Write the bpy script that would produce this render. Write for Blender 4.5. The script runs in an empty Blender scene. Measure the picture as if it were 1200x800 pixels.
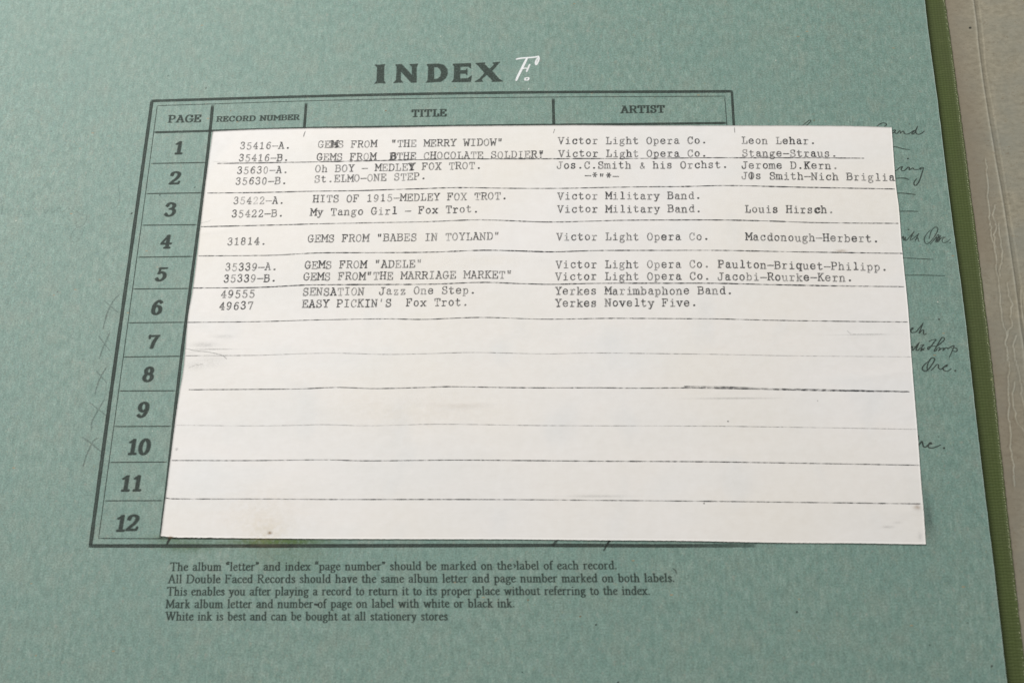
import bpy, math, random
import numpy as np
from mathutils import Matrix, Vector

# ------------------------------------------------------------------ camera, light, exposure
scene = bpy.context.scene
COL = scene.collection
ROT = np.array([[0.998381, 0.008524, 0.056237],
                [0.017511, 0.894617, -0.446490],
                [-0.054116, 0.446752, 0.893020]])
CAM = np.array([0.121247, -0.241596, 0.356791])
FPX = 1900.0
cam_d = bpy.data.cameras.new("camera")
cam_d.sensor_width = 36.0
cam_d.lens = 36.0 * FPX / 1200.0
cam_d.clip_start = 0.01
cam_d.clip_end = 50.0
cam_d.dof.use_dof = True
cam_d.dof.focus_distance = 0.415
cam_d.dof.aperture_fstop = 20.0
cam = bpy.data.objects.new("camera", cam_d)
m4 = Matrix.Identity(4)
for i in range(3):
    for j in range(3):
        m4[i][j] = ROT[i][j]
    m4[i][3] = CAM[i]
cam.matrix_world = m4
COL.objects.link(cam)
scene.camera = cam

world = bpy.data.worlds.new("World")
scene.world = world
world.use_nodes = True
bg = world.node_tree.nodes["Background"]
bg.inputs[0].default_value = (1.0, 0.985, 0.96, 1)
bg.inputs[1].default_value = 0.25


def area(name, loc, target, size, size_y, power, color):
    l = bpy.data.lights.new(name, 'AREA')
    l.shape = 'RECTANGLE'
    l.size, l.size_y = size, size_y
    l.energy = power
    l.color = color
    o = bpy.data.objects.new(name, l)
    o.location = loc
    o.rotation_euler = (Vector(target) - Vector(loc)).to_track_quat('-Z', 'Y').to_euler()
    COL.objects.link(o)
    return o


area("softbox_key", (-0.30, 0.42, 0.60), (0.08, 0.00, 0), 0.50, 0.50, 7.4, (1.0, 0.985, 0.965))
area("softbox_fill", (0.75, 0.45, 0.85), (0.12, -0.05, 0), 0.60, 0.60, 1.9, (1.0, 0.985, 0.97))

scene.view_settings.view_transform = 'Standard'
scene.view_settings.look = 'None'
scene.view_settings.gamma = 1.0
scene.view_settings.exposure = 0.0

rng = np.random.default_rng(7)
random.seed(7)


# ------------------------------------------------------------------ helpers
def at(px, py, z=0.0):
    """pixel of the 1200x800 photograph -> point on the level z"""
    d = ROT @ np.array([(px - 600) / FPX, (400 - py) / FPX, -1.0])
    t = (z - CAM[2]) / d[2]
    return CAM + d * t


def atxy(pts, z=0.0):
    return np.array([at(a, b, z)[:2] for a, b in pts])


def crom(pts, n=8, closed=False):
    P = np.asarray(pts, float)
    if len(P) < 3:
        return P
    if closed:
        Q = np.vstack([P[-1], P, P[0], P[1]])
    else:
        Q = np.vstack([2 * P[0] - P[1], P, 2 * P[-1] - P[-2]])
    out = []
    t = np.linspace(0, 1, n, endpoint=False)[:, None]
    for i in range(1, len(Q) - 2):
        a, b, c, d = Q[i - 1], Q[i], Q[i + 1], Q[i + 2]
        out.append(0.5 * ((2 * b) + (c - a) * t + (2 * a - 5 * b + 4 * c - d) * t ** 2 + (3 * b - a - 3 * c + d) * t ** 3))
    out.append(Q[-2][None])
    return np.vstack(out)


def mesh_obj(name, V, F, mat, parent=None, attr=None, smooth=False, flat_from=None):
    me = bpy.data.meshes.new(name)
    V = np.asarray(V, np.float32)
    F = np.asarray(F, np.int32)
    me.vertices.add(len(V))
    me.vertices.foreach_set("co", V.ravel())
    n, k = F.shape
    me.loops.add(n * k)
    me.loops.foreach_set("vertex_index", F.ravel())
    me.polygons.add(n)
    me.polygons.foreach_set("loop_start", np.arange(0, n * k, k, dtype=np.int32))
    me.polygons.foreach_set("loop_total", np.full(n, k, dtype=np.int32))
    if smooth:
        me.polygons.foreach_set("use_smooth", np.ones(n, dtype=bool))
    if flat_from is not None:
        sm = np.ones(n, dtype=bool); sm[flat_from:] = False
        me.polygons.foreach_set("use_smooth", sm)
    me.update(calc_edges=True)
    if attr is not None:
        a = me.attributes.new("ink", 'FLOAT', 'POINT')
        a.data.foreach_set("value", np.asarray(attr, np.float32))
    me.materials.append(mat)
    me.validate()
    o = bpy.data.objects.new(name, me)
    COL.objects.link(o)
    if parent is not None:
        o.parent = parent
    return o


def thing(name, label, cat):
    o = bpy.data.objects.new(name, None)
    o.empty_display_size = 0.01
    COL.objects.link(o)
    o['label'] = label
    o['category'] = cat
    return o


# value noise used for uneven ink
_G = rng.random((256, 256))


def vnoise(x, y):
    xi = np.floor(x).astype(int); yi = np.floor(y).astype(int)
    fx = x - xi; fy = y - yi
    fx = fx * fx * (3 - 2 * fx); fy = fy * fy * (3 - 2 * fy)
    a = _G[xi % 256, yi % 256]; b = _G[(xi + 1) % 256, yi % 256]
    c = _G[xi % 256, (yi + 1) % 256]; d = _G[(xi + 1) % 256, (yi + 1) % 256]
    return (a * (1 - fx) + b * fx) * (1 - fy) + (c * (1 - fx) + d * fx) * fy


# ------------------------------------------------------------------ surfaces
SLIP_T = 0.00016


def page_z(x, y):
    x = np.asarray(x, float); y = np.asarray(y, float)
    return (vnoise(x * 22 + 40, y * 18 + 12) - 0.5) * 0.00022


def slip_relief(x, y):
    r = 0.00009 * np.exp(-((x - 0.083) / 0.007) ** 2) + 0.00007 * np.exp(-((x - 0.047) / 0.006) ** 2) \
        + 0.00006 * np.exp(-((x - 0.115) / 0.009) ** 2) + 0.00007 * np.exp(-((x - 0.150) / 0.008) ** 2)
    r = r * np.clip((y + 0.13) / 0.09, 0.15, 1)
    r = r + (vnoise(x * 95 + 7, y * 60 + 90) - 0.5) * 0.00007 + (vnoise(x * 260 + 70, y * 210 + 9) - 0.5) * 0.000016
    # crease below the seventh rule on the left, dents near the right edge
    for (cx, cy, rx, ry, h) in CREASES:
        d = ((x - cx) / rx) ** 2 + ((y - cy - 0.12 * (x - cx)) / ry) ** 2
        r = r + h * np.exp(-d)
    return r


CREASES = []
for (px, py, rx, ry, h) in ((228, 411, .0045, .0005, .00007), (250, 414, .004, .0004, .00005), (240, 424, .006, .0009, -.00005),
                            (1005, 393, .007, .0008, .00003), (1000, 388, .005, .0009, -.00002), (1030, 440, .006, .0008, .00004),
                            (248, 272, .006, .0006, .00005), (1062, 600, .004, .0012, .00006), (540, 476, .008, .0008, .00005)):
    c = at(px, py)
    CREASES.append((c[0], c[1], rx, ry, h))


def slip_z(x, y):
    x = np.asarray(x, float); y = np.asarray(y, float)
    return page_z(x, y) + SLIP_T + 0.00012 + slip_relief(x, y)


# ------------------------------------------------------------------ materials
def new_mat(name):
    m = bpy.data.materials.new(name)
    m.use_nodes = True
    nt = m.node_tree
    b = nt.nodes["Principled BSDF"]
    return m, nt, b


class N:
    """tiny node builder"""
    def __init__(s, nt):
        s.nt = nt

    def coord(s, scale=(1, 1, 1)):
        tc = s.nt.nodes.new("ShaderNodeTexCoord")
        mp = s.nt.nodes.new("ShaderNodeMapping")
        mp.inputs["Scale"].default_value = scale
        s.nt.links.new(tc.outputs["Object"], mp.inputs["Vector"])
        return mp.outputs["Vector"]

    def noise(s, vec, scale, detail=3, rough=.55, dist=0.0):
        n = s.nt.nodes.new("ShaderNodeTexNoise")
        n.inputs["Scale"].default_value = scale
        n.inputs["Detail"].default_value = detail
        n.inputs["Roughness"].default_value = rough
        n.inputs["Distortion"].default_value = dist
        s.nt.links.new(vec, n.inputs["Vector"])
        return n.outputs["Fac"]

    def vor(s, vec, scale, feature='F1'):
        n = s.nt.nodes.new("ShaderNodeTexVoronoi")
        n.feature = feature
        n.inputs["Scale"].default_value = scale
        s.nt.links.new(vec, n.inputs["Vector"])
        return n

    def ramp(s, fac, stops):
        n = s.nt.nodes.new("ShaderNodeValToRGB")
        e = n.color_ramp.elements
        while len(e) < len(stops):
            e.new(0.5)
        for i, (p, c) in enumerate(stops):
            e[i].position = p
            if not hasattr(c, '__len__'):
                c = (c, c, c)
            e[i].color = (*c, 1)
        s.nt.links.new(fac, n.inputs[0])
        return n.outputs[0]

    def mix(s, fac, a, b, mode='MIX'):
        n = s.nt.nodes.new("ShaderNodeMix")
        n.data_type = 'RGBA'
        n.blend_type = mode
        for idx, v in ((0, fac), (6, a), (7, b)):
            if hasattr(v, 'is_linked') or hasattr(v, 'links'):
                s.nt.links.new(v, n.inputs[idx])
            elif idx == 0:
                n.inputs[0].default_value = v
            else:
                n.inputs[idx].default_value = (*v, 1)
        return n.outputs[2]

    def math(s, op, a, b=0.0, clamp=False):
        n = s.nt.nodes.new("ShaderNodeMath")
        n.operation = op
        n.use_clamp = clamp
        for i, v in enumerate((a, b)):
            if hasattr(v, 'links'):
                s.nt.links.new(v, n.inputs[i])
            else:
                n.inputs[i].default_value = v
        return n.outputs[0]

    def bump(s, h, strength, dist, target):
        n = s.nt.nodes.new("ShaderNodeBump")
        n.inputs["Strength"].default_value = strength
        n.inputs["Distance"].default_value = dist
        s.nt.links.new(h, n.inputs["Height"])
        s.nt.links.new(n.outputs["Normal"], target.inputs["Normal"])


def card_material():
    m, nt, b = new_mat("green_card")
    g = N(nt)
    v = g.coord(); vs = g.coord((1, 0.55, 1)); vf = g.coord((1, .22, 1))
    c1 = g.noise(vs, 650, 5, .68)                  # felt mottling
    c2 = g.noise(g.coord((1, .7, 1)), 45, 4, .6)   # clouds
    c3 = g.noise(vf, 1300, 2, .6)                  # fibre
    c4 = g.noise(v, 2600, 2, .6)
    base = g.ramp(c1, [(0.30, (0.130, 0.224, 0.185)), (0.50, (0.177, 0.277, 0.232)), (0.70, (0.240, 0.333, 0.284))])
    base = g.mix(g.ramp(c2, [(.35, 0), (.66, .45)]), base, (0.142, 0.254, 0.218))
    base = g.mix(g.ramp(g.noise(g.coord((1.1, .8, 1.3)), 150, 3, .6), [(.48, 0), (.70, .40)]), base, (0.225, 0.275, 0.226))
    base = g.mix(.22, base, g.ramp(c3, [(.3, .26), (.5, .5), (.7, .74)]), 'OVERLAY')
    base = g.mix(.45, base, g.ramp(c4, [(.3, .2), (.7, .8)]), 'OVERLAY')
    # fibres of other colours worked into the pulp
    for sc_, (lo_, hi_), c_, am in ((1000, (.60, .72), (.31, .30, .25), .40), (1500, (.60, .74), (.29, .31, .20), .40), (900, (.60, .75), (.19, .29, .29), .45), (1900, (.60, .72), (.085, .15, .12), .50)):
        f_ = g.ramp(g.noise(g.coord((1.0 + sc_ * 1e-4, .7, 1 + sc_ * .001)), sc_, 3, .6, .2), [(lo_, 0), (hi_, am)])
        base = g.mix(f_, base, c_)
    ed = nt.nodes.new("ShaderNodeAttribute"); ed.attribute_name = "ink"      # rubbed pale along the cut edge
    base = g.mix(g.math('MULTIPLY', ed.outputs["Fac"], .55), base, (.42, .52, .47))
    vd = g.vor(v, 230)
    dist = vd.outputs["Distance"]
    rnd = nt.nodes.new("ShaderNodeSeparateColor"); nt.links.new(vd.outputs["Color"], rnd.inputs[0])
    dark = g.math('MULTIPLY', g.math('LESS_THAN', dist, .045), g.math('GREATER_THAN', rnd.outputs[0], .955))
    base = g.mix(g.math('MULTIPLY', dark, .75), base, (0.045, 0.05, 0.04))
    vl = g.vor(v, 300); rl = nt.nodes.new("ShaderNodeSeparateColor"); nt.links.new(vl.outputs["Color"], rl.inputs[0])
    light = g.math('MULTIPLY', g.math('LESS_THAN', vl.outputs["Distance"], .06), g.math('GREATER_THAN', rl.outputs[1], .96))
    base = g.mix(g.math('MULTIPLY', light, .7), base, (0.55, 0.58, 0.50))
    vb = g.vor(g.coord((1, 2.2, 1)), 120); rb = nt.nodes.new("ShaderNodeSeparateColor"); nt.links.new(vb.outputs["Color"], rb.inputs[0])
    brown = g.math('MULTIPLY', g.math('LESS_THAN', vb.outputs["Distance"], .05), g.math('GREATER_THAN', rb.outputs[2], .95))
    base = g.mix(g.math('MULTIPLY', brown, .6), base, (0.34, 0.22, 0.10))
    nt.links.new(base, b.inputs["Base Color"])
    b.inputs["Roughness"].default_value = 0.56
    b.inputs["Specular IOR Level"].default_value = 0.50
    g.bump(g.math('ADD', c1, g.math('MULTIPLY', c4, .5)), .35, 0.00010, b)
    return m


def slip_material():
    m, nt, b = new_mat("white_paper")
    g = N(nt)
    v = g.coord(); vw = g.coord((.45, 1, 1))
    c1 = g.noise(vw, 38, 3, .55)
    c2 = g.noise(v, 420, 3, .6)
    c3 = g.noise(g.coord((.35, 1, 1)), 1300, 2, .6)
    base = g.ramp(c1, [(.36, (.785, .770, .745)), (.54, (.820, .795, .768)), (.70, (.790, .785, .772))])
    base = g.mix(g.ramp(g.noise(v, 17, 2, .5), [(.43, 0), (.66, .70)]), base, (.800, .764, .702))
    base = g.mix(g.ramp(g.noise(g.coord((1.4, .8, 1)), 55, 2, .5), [(.58, 0), (.75, .35)]), base, (.70, .715, .715))
    base = g.mix(.16, base, g.ramp(c2, [(.3, .3), (.7, .7)]), 'OVERLAY')
    base = g.mix(.08, base, g.ramp(c3, [(.3, .35), (.7, .65)]), 'OVERLAY')
    nt.links.new(base, b.inputs["Base Color"])
    b.inputs["Roughness"].default_value = 0.55
    b.inputs["Specular IOR Level"].default_value = 0.35
    g.bump(g.math('ADD', c2, g.math('MULTIPLY', c3, .5)), .30, 0.00008, b)
    return m


def ink_material(name, color, noise_scale=3500, lo=.25, rough=.5, strength=1.0):
    m, nt, b = new_mat(name)
    g = N(nt)
    a = nt.nodes.new("ShaderNodeAttribute"); a.attribute_name = "ink"
    nz = g.ramp(g.noise(g.coord(), noise_scale, 2, .6), [(.32, lo), (.58, 1.0)])
    al = g.math('MULTIPLY', g.math('MULTIPLY', a.outputs["Fac"], nz), strength, True)
    b.inputs["Base Color"].default_value = (*color, 1)
    b.inputs["Roughness"].default_value = rough
    b.inputs["Specular IOR Level"].default_value = 0.15
    nt.links.new(al, b.inputs["Alpha"])
    return m


def cloth_material():
    m, nt, b = new_mat("olive_bookcloth")
    g = N(nt)
    v = g.coord()
    w = nt.nodes.new("ShaderNodeTexWave"); w.bands_direction = 'Y'; w.inputs["Scale"].default_value = 430
    w.inputs["Distortion"].default_value = 3.0; w.inputs["Detail"].default_value = 1
    w.inputs["Detail Scale"].default_value = 2
    nt.links.new(v, w.inputs["Vector"])
    w2 = nt.nodes.new("ShaderNodeTexWave"); w2.bands_direction = 'X'; w2.inputs["Scale"].default_value = 420
    w2.inputs["Distortion"].default_value = 1.0
    nt.links.new(v, w2.inputs["Vector"])
    base = g.ramp(w.outputs["Fac"], [(.2, (.060, .084, .021)), (.8, (.074, .100, .026))])
    base = g.mix(g.ramp(g.noise(g.coord((1, .3, 1)), 110, 3, .6), [(.35, 0), (.7, .6)]), base, (.068, .082, .030))
    base = g.mix(g.ramp(g.noise(g.coord((.5, 1, 1)), 900, 2, .6), [(.55, 0), (.8, .5)]), base, (.095, .118, .040))
    fl = g.vor(v, 420); rf = nt.nodes.new("ShaderNodeSeparateColor"); nt.links.new(fl.outputs["Color"], rf.inputs[0])
    k = g.math('MULTIPLY', g.math('LESS_THAN', fl.outputs["Distance"], .10), g.math('GREATER_THAN', rf.outputs[0], .965))
    base = g.mix(g.math('MULTIPLY', k, .6), base, (.33, .34, .16))
    nt.links.new(base, b.inputs["Base Color"])
    b.inputs["Roughness"].default_value = .7
    b.inputs["Specular IOR Level"].default_value = .3
    g.bump(g.math('ADD', w.outputs["Fac"], g.math('MULTIPLY', w2.outputs["Fac"], .5)), .5, .00012, b)
    return m


def endpaper_material():
    m, nt, b = new_mat("grey_endpaper")
    g = N(nt)
    v = g.coord()
    c1 = g.noise(g.coord((.75, 1.2, 1)), 800, 5, .7)
    base = g.ramp(c1, [(.3, (.235, .216, .160)), (.52, (.305, .282, .212)), (.72, (.370, .340, .258))])
    base = g.mix(g.ramp(g.noise(v, 70, 4, .6), [(.4, 0), (.65, .6)]), base, (.250, .255, .215))
    a = nt.nodes.new("ShaderNodeAttribute"); a.attribute_name = "ink"      # + grime along the joint, - rubbed pale on creases
    base = g.mix(g.math('MAXIMUM', a.outputs["Fac"], 0.0), base, (.215, .178, .128))
    base = g.mix(g.math('MULTIPLY', g.math('MAXIMUM', g.math('MULTIPLY', a.outputs["Fac"], -1.0), 0.0), .38), base, (.52, .50, .42))
    fib = g.ramp(g.noise(g.coord((.9, 1.5, 1)), 1100, 2, .5, 1.5), [(.60, 0), (.72, .55)])
    base = g.mix(fib, base, (.185, .145, .095))
    nt.links.new(base, b.inputs["Base Color"])
    b.inputs["Roughness"].default_value = .75
    b.inputs["Specular IOR Level"].default_value = .25
    g.bump(c1, .45, .00015, b)
    return m


def plain(name, c, rough=.7):
    m, nt, b = new_mat(name)
    g = N(nt)
    base = g.mix(g.ramp(g.noise(g.coord(), 900, 2, .5), [(.3, 0), (.7, .5)]), c, tuple(k * .8 for k in c))
    nt.links.new(base, b.inputs["Base Color"])
    b.inputs["Roughness"].default_value = rough
    return m


M_CARD = card_material()
M_SLIP = slip_material()
M_CLOTH = cloth_material()
M_END = endpaper_material()
M_PRINT = ink_material("printing_ink", (0.038, 0.050, 0.043), 2300, .66, .6, .89)
M_NOTE = ink_material("note_ink", (0.026, 0.036, 0.030), 2300, .78, .6, 1.0)
M_HEAD = ink_material("printing_ink_worn", (0.044, 0.060, 0.050), 2300, .55, .6, .90)
M_TYPE = ink_material("typewriter_ink", (0.030, 0.030, 0.034), 3600, .42, .6, 1.0)
M_RULE = ink_material("ruling_ink", (0.030, 0.032, 0.038), 1100, .25, .5, 1.0)
M_PEN = ink_material("pen_ink", (0.030, 0.034, 0.030), 2200, .62, .5, .95)
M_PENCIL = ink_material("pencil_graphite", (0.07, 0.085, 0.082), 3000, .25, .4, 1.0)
M_WHITE = ink_material("white_ink", (0.86, 0.88, 0.88), 2600, .80, .5, 1.0)
M_RUST = ink_material("brown_stain", (0.30, 0.17, 0.06), 1800, .5, .7, 1.0)
M_STAIN = ink_material("yellow_stain", (0.74, 0.60, 0.34), 700, .35, .6, 1.0)
M_GLUE = ink_material("green_glue_stain", (0.115, 0.200, 0.060), 1200, .3, .6, 1.0)
M_THREAD = plain("pale_thread", (.50, .51, .34), .8)
M_TABLE = plain("grey_table", (.30, .30, .29), .6)


# ------------------------------------------------------------------ ink on paper
def raster(strokes, cell, soft=None):
    """strokes in metres in a local frame:
       ('s', pts, r array or (rx,ry), dens, ang) ; ('p', outer, holes, dens) ; ('g', (cx,cy,sx,sy), dens)
       -> sampled density grid"""
    soft = soft or cell * 1.6
    lo = np.array([1e9, 1e9]); hi = -lo
    for s in strokes:
        if s[0] == 's':
            r = np.max(s[2]) + 2 * cell
            lo = np.minimum(lo, s[1].min(0) - r); hi = np.maximum(hi, s[1].max(0) + r)
        elif s[0] == 'p':
            lo = np.minimum(lo, s[1].min(0) - 2 * cell); hi = np.maximum(hi, s[1].max(0) + 2 * cell)
        else:
            cx, cy, sx, sy = s[1]
            lo = np.minimum(lo, (cx - 2.2 * sx, cy - 2.2 * sy)); hi = np.maximum(hi, (cx + 2.2 * sx, cy + 2.2 * sy))
    nx, ny = (np.ceil((hi - lo) / cell).astype(int) + 1)
    D = np.zeros((nx, ny), np.float32)
    gx = lo[0] + np.arange(nx) * cell; gy = lo[1] + np.arange(ny) * cell

    def box(b0, b1):
        i0, j0 = np.maximum(np.floor((b0 - lo) / cell).astype(int), 0)
        i1, j1 = np.minimum(np.ceil((b1 - lo) / cell).astype(int) + 1, (nx, ny))
        return i0, i1, j0, j1

    for s in strokes:
        if s[0] == 's':
            _, P, r, dens, ang = s
            ca, sa = math.cos(ang), math.sin(ang)
            if isinstance(r, tuple):
                rx, ry = r
                rr = None
            else:
                rx = ry = 1.0
                rr = np.broadcast_to(np.asarray(r, float), (len(P),))
            rm = max(r) if rr is None else rr.max()
            if len(P) == 1:
                P = np.vstack([P, P + 1e-7]); rr = None if rr is None else np.repeat(rr, 2)
            for k in range(len(P) - 1):
                a, b = P[k], P[k + 1]
                m = rm + soft
                i0, i1, j0, j1 = box(np.minimum(a, b) - m, np.maximum(a, b) + m)
                if i1 <= i0 or j1 <= j0:
                    continue
                X = gx[i0:i1, None] - a[0]; Y = gy[None, j0:j1] - a[1]
                dx, dy = b - a
                if rr is None:
                    U = (X * ca + Y * sa) / rx; W = (-X * sa + Y * ca) / ry
                    du = (dx * ca + dy * sa) / rx; dw = (-dx * sa + dy * ca) / ry
                else:
                    U, W, du, dw = X + 0 * Y, Y + 0 * X, dx, dy
                L = du * du + dw * dw + 1e-20
                t = np.clip((U * du + W * dw) / L, 0, 1)
                d = np.hypot(U - t * du, W - t * dw)
                if rr is None:
                    sd = (d - 1) * min(rx, ry)
                else:
                    sd = d - (rr[k] * (1 - t) + rr[k + 1] * t)
                v = np.clip(.5 - sd / soft, 0, 1) * dens
                D[i0:i1, j0:j1] = np.maximum(D[i0:i1, j0:j1], v)
        elif s[0] == 'p':
            _, O, holes, dens = s
            i0, i1, j0, j1 = box(O.min(0) - 2 * cell, O.max(0) + 2 * cell)
            X = gx[i0:i1, None] + 0 * gy[None, j0:j1]; Y = gy[None, j0:j1] + 0 * X
            ins = np.zeros(X.shape, bool); dm = np.full(X.shape, 1e9)
            for poly in [O] + list(holes):
                for k in range(len(poly)):
                    a = poly[k]; b = poly[(k + 1) % len(poly)]
                    c = (a[1] > Y) != (b[1] > Y)
                    xi = a[0] + (Y - a[1]) * (b[0] - a[0]) / (b[1] - a[1] + 1e-15)
                    ins ^= c & (X < xi)
                    L = ((b - a) ** 2).sum() + 1e-20
                    t = np.clip(((X - a[0]) * (b[0] - a[0]) + (Y - a[1]) * (b[1] - a[1])) / L, 0, 1)
                    dm = np.minimum(dm, np.hypot(X - a[0] - t * (b[0] - a[0]), Y - a[1] - t * (b[1] - a[1])))
            sd = np.where(ins, -dm, dm) - .00010
            v = np.clip(.5 - sd / soft, 0, 1) * dens
            D[i0:i1, j0:j1] = np.maximum(D[i0:i1, j0:j1], v)
        else:
            cx, cy, sx, sy = s[1]
            v = np.exp(-((gx[:, None] - cx) / sx) ** 2 - ((gy[None] - cy) / sy) ** 2) * s[2]
            D = np.maximum(D, v.astype(np.float32) * (v > .02 * s[2]))
    return gx, gy, D


def ink_part(name, strokes, mat, parent, surf, lift=0.00003, cell=0.0001, soft=None, frame=None, label=None, th=.03):
    gx, gy, D = raster(strokes, cell, soft)
    mk = np.maximum.reduce([D[:-1, :-1], D[1:, :-1], D[:-1, 1:], D[1:, 1:]]) > th
    ii, jj = np.nonzero(mk)
    if len(ii) == 0:
        return None
    ny = D.shape[1]
    q = np.stack([ii * ny + jj, (ii + 1) * ny + jj, (ii + 1) * ny + jj + 1, ii * ny + jj + 1], 1)
    u, inv = np.unique(q.ravel(), return_inverse=True)
    F = inv.reshape(-1, 4)
    X = gx[u // ny]; Y = gy[u % ny]
    if frame is not None:
        P0, ux, uy = frame
        XY = P0[None] + X[:, None] * ux[None] + Y[:, None] * uy[None]
        X, Y = XY[:, 0], XY[:, 1]
    Z = surf(X, Y) + lift
    o = mesh_obj(name, np.stack([X, Y, Z], 1), F, mat, parent, D.ravel()[u])
    if label:
        o['label'] = label
    return o


def ribbon_part(name, pxpts, width_px, mat, parent, surf, lift=0.000025, profile=((-1, 0), (-.7, 1), (.7, 1), (1, 0)),
                dens=1.0, step=0.0006, broken=0.0, zlev=0.0, smooth=True, label=None, wob=0.0, seed=0, dens_ends=None):
    """a ruled line; width in pixels at its place"""
    P = atxy(pxpts, zlev)
    if smooth and len(P) > 2:
        P = crom(P, 12)
    seg = np.hypot(*np.diff(P, axis=0).T); s = np.concatenate([[0], np.cumsum(seg)])
    n = max(2, int(s[-1] / step) + 1)
    t = np.linspace(0, s[-1], n)
    X = np.interp(t, s, P[:, 0]); Y = np.interp(t, s, P[:, 1])
    dx = np.gradient(X); dy = np.gradient(Y); L = np.hypot(dx, dy) + 1e-12
    nx, ny = -dy / L, dx / L
    # metres per pixel across the line
    mid = pxpts[len(pxpts) // 2]
    w = width_px / 2 * abs(np.array([at(mid[0], mid[1] + 1)[:2] - at(mid[0], mid[1])[:2]]) @ np.array([nx[n // 2], ny[n // 2]]))[0]
    w2 = width_px / 2 * abs(np.array([at(mid[0] + 1, mid[1])[:2] - at(mid[0], mid[1])[:2]]) @ np.array([nx[n // 2], ny[n // 2]]))[0]
    w = max(w, w2)
    k = len(profile)
    off = np.array([p[0] for p in profile]); pd = np.array([p[1] for p in profile])
    wj = 1 + wob * (vnoise(t * 900 + seed * 17.3, t * 0 + seed) - .5) * 2
    VX = X[:, None] + nx[:, None] * off[None] * w * wj[:, None]
    VY = Y[:, None] + ny[:, None] * off[None] * w * wj[:, None]
    br = vnoise(t * 420 + seed * 31.7, t * 0 + 3.3 + seed)
    br2 = vnoise(t * 45 + seed * 11.1, t * 0 + 9.1 + seed)
    f = dens * (1 - broken * np.clip(1.5 - 2.4 * br, 0, 1)) * (1 - broken * .75 * np.clip(1.25 - 2 * br2, 0, 1))
    if dens_ends is not None:
        f = f * np.interp(t / s[-1], np.linspace(0, 1, len(dens_ends)), dens_ends)
    A = f[:, None] * pd[None]
    A[0] *= .2; A[-1] *= .2
    V = np.stack([VX, VY, surf(VX, VY) + lift], -1).reshape(-1, 3)
    i = np.arange(n - 1)[:, None] * k + np.arange(k - 1)[None]
    F = np.stack([i, i + 1, i + 1 + k, i + k], -1).reshape(-1, 4)[:, ::-1]
    o = mesh_obj(name, V, F, mat, parent, A.ravel())
    if label:
        o['label'] = label
    return o


# ------------------------------------------------------------------ letterforms (own skeletons, 100 = cap height)
T = {}
T['A'] = "L 14,0 50,97 86,0;L 27,34 73,34;L 3,0 30,0;L 70,0 97,0;L 30,97 52,97"
T['B'] = "L 18,0 18,97;L 5,97 58,97;S 58,97 78,90 80,74 74,58 58,53;L 18,53 58,53;S 58,53 82,48 88,27 80,8 58,0;L 5,0 58,0"
T['C'] = "S 82,72 74,90 52,99 28,90 14,66 13,38 24,12 48,-1 70,5 86,22;L 83,66 83,97"
T['D'] = "L 20,0 20,97;L 6,97 50,97;S 50,97 76,88 88,62 88,38 76,10 50,0;L 6,0 50,0"
T['E'] = "L 20,0 20,97;L 6,97 84,97 84,72;L 6,0 88,0 88,27;L 20,51 56,51;L 56,64 56,38"
T['F'] = "L 22,0 22,97;L 8,97 86,97 86,72;L 8,0 44,0;L 22,50 58,50;L 58,62 58,38"
T['G'] = "S 80,74 70,92 50,99 26,90 13,66 12,36 24,10 46,-1 66,2 84,14;L 84,10 84,42;L 56,42 96,42;L 80,70 80,95"
T['H'] = "L 18,0 18,97;L 82,0 82,97;L 18,50 82,50;L 5,97 34,97;L 66,97 95,97;L 5,0 34,0;L 66,0 95,0"
T['I'] = "L 50,0 50,97;L 22,97 78,97;L 22,0 78,0"
T['J'] = "L 66,97 66,26;S 66,26 60,6 40,-1 20,5 12,20 12,34;L 42,97 92,97"
T['K'] = "L 20,0 20,97;L 6,97 36,97;L 6,0 36,0;L 78,97 20,40;L 40,58 80,0;L 62,97 92,97;L 68,0 96,0"
T['L'] = "L 32,0 32,97;L 12,97 54,97;L 10,0 88,0 88,34"
T['M'] = "L 14,0 14,97;L 86,0 86,97;L 14,97 50,35 86,97;L 2,97 14,97;L 86,97 98,97;L 2,0 28,0;L 72,0 98,0"
T['N'] = "L 18,0 18,97;L 82,0 82,97;L 18,97 82,0;L 4,97 18,97;L 68,97 96,97;L 4,0 34,0"
T['O'] = "E 50,49,38,50,0,360"
T['P'] = "L 22,0 22,97;L 8,97 58,97;S 58,97 80,90 86,72 80,52 58,44;L 22,44 58,44;L 8,0 46,0"
T['R'] = "L 20,0 20,97;L 6,97 56,97;S 56,97 78,90 82,74 76,56 56,50;L 20,50 56,50;L 56,50 84,0 98,0;L 6,0 36,0"
T['S'] = "S 78,70 72,90 50,99 26,92 16,75 26,58 50,51 74,43 86,26 76,7 50,-2 26,4 16,24;L 78,68 78,97;L 15,28 15,0"
T['T'] = "L 50,0 50,97;L 10,70 10,97 90,97 90,70;L 28,0 72,0"
T['U'] = "L 18,97 18,30;S 18,30 26,6 50,-1 74,6 82,30;L 82,30 82,97;L 4,97 34,97;L 66,97 96,97"
T['V'] = "L 14,97 50,0 86,97;L 2,97 30,97;L 70,97 98,97"
T['W'] = "L 12,97 26,0 50,62 74,0 88,97;L 0,97 26,97;L 74,97 100,97"
T['X'] = "L 16,97 84,0;L 84,97 16,0;L 4,97 32,97;L 68,97 96,97;L 4,0 32,0;L 68,0 96,0"
T['Y'] = "L 16,97 50,48 84,97;L 50,48 50,0;L 4,97 30,97;L 70,97 96,97;L 28,0 72,0"
T['Z'] = "L 18,72 18,97 80,97 16,0 86,0 86,28"
T['a'] = "S 20,56 30,66 50,69 66,63 72,48;L 72,48 72,8;S 72,8 78,0 94,1;S 72,41 50,43 26,36 16,20 24,4 44,-1 62,5 72,18"
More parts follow.
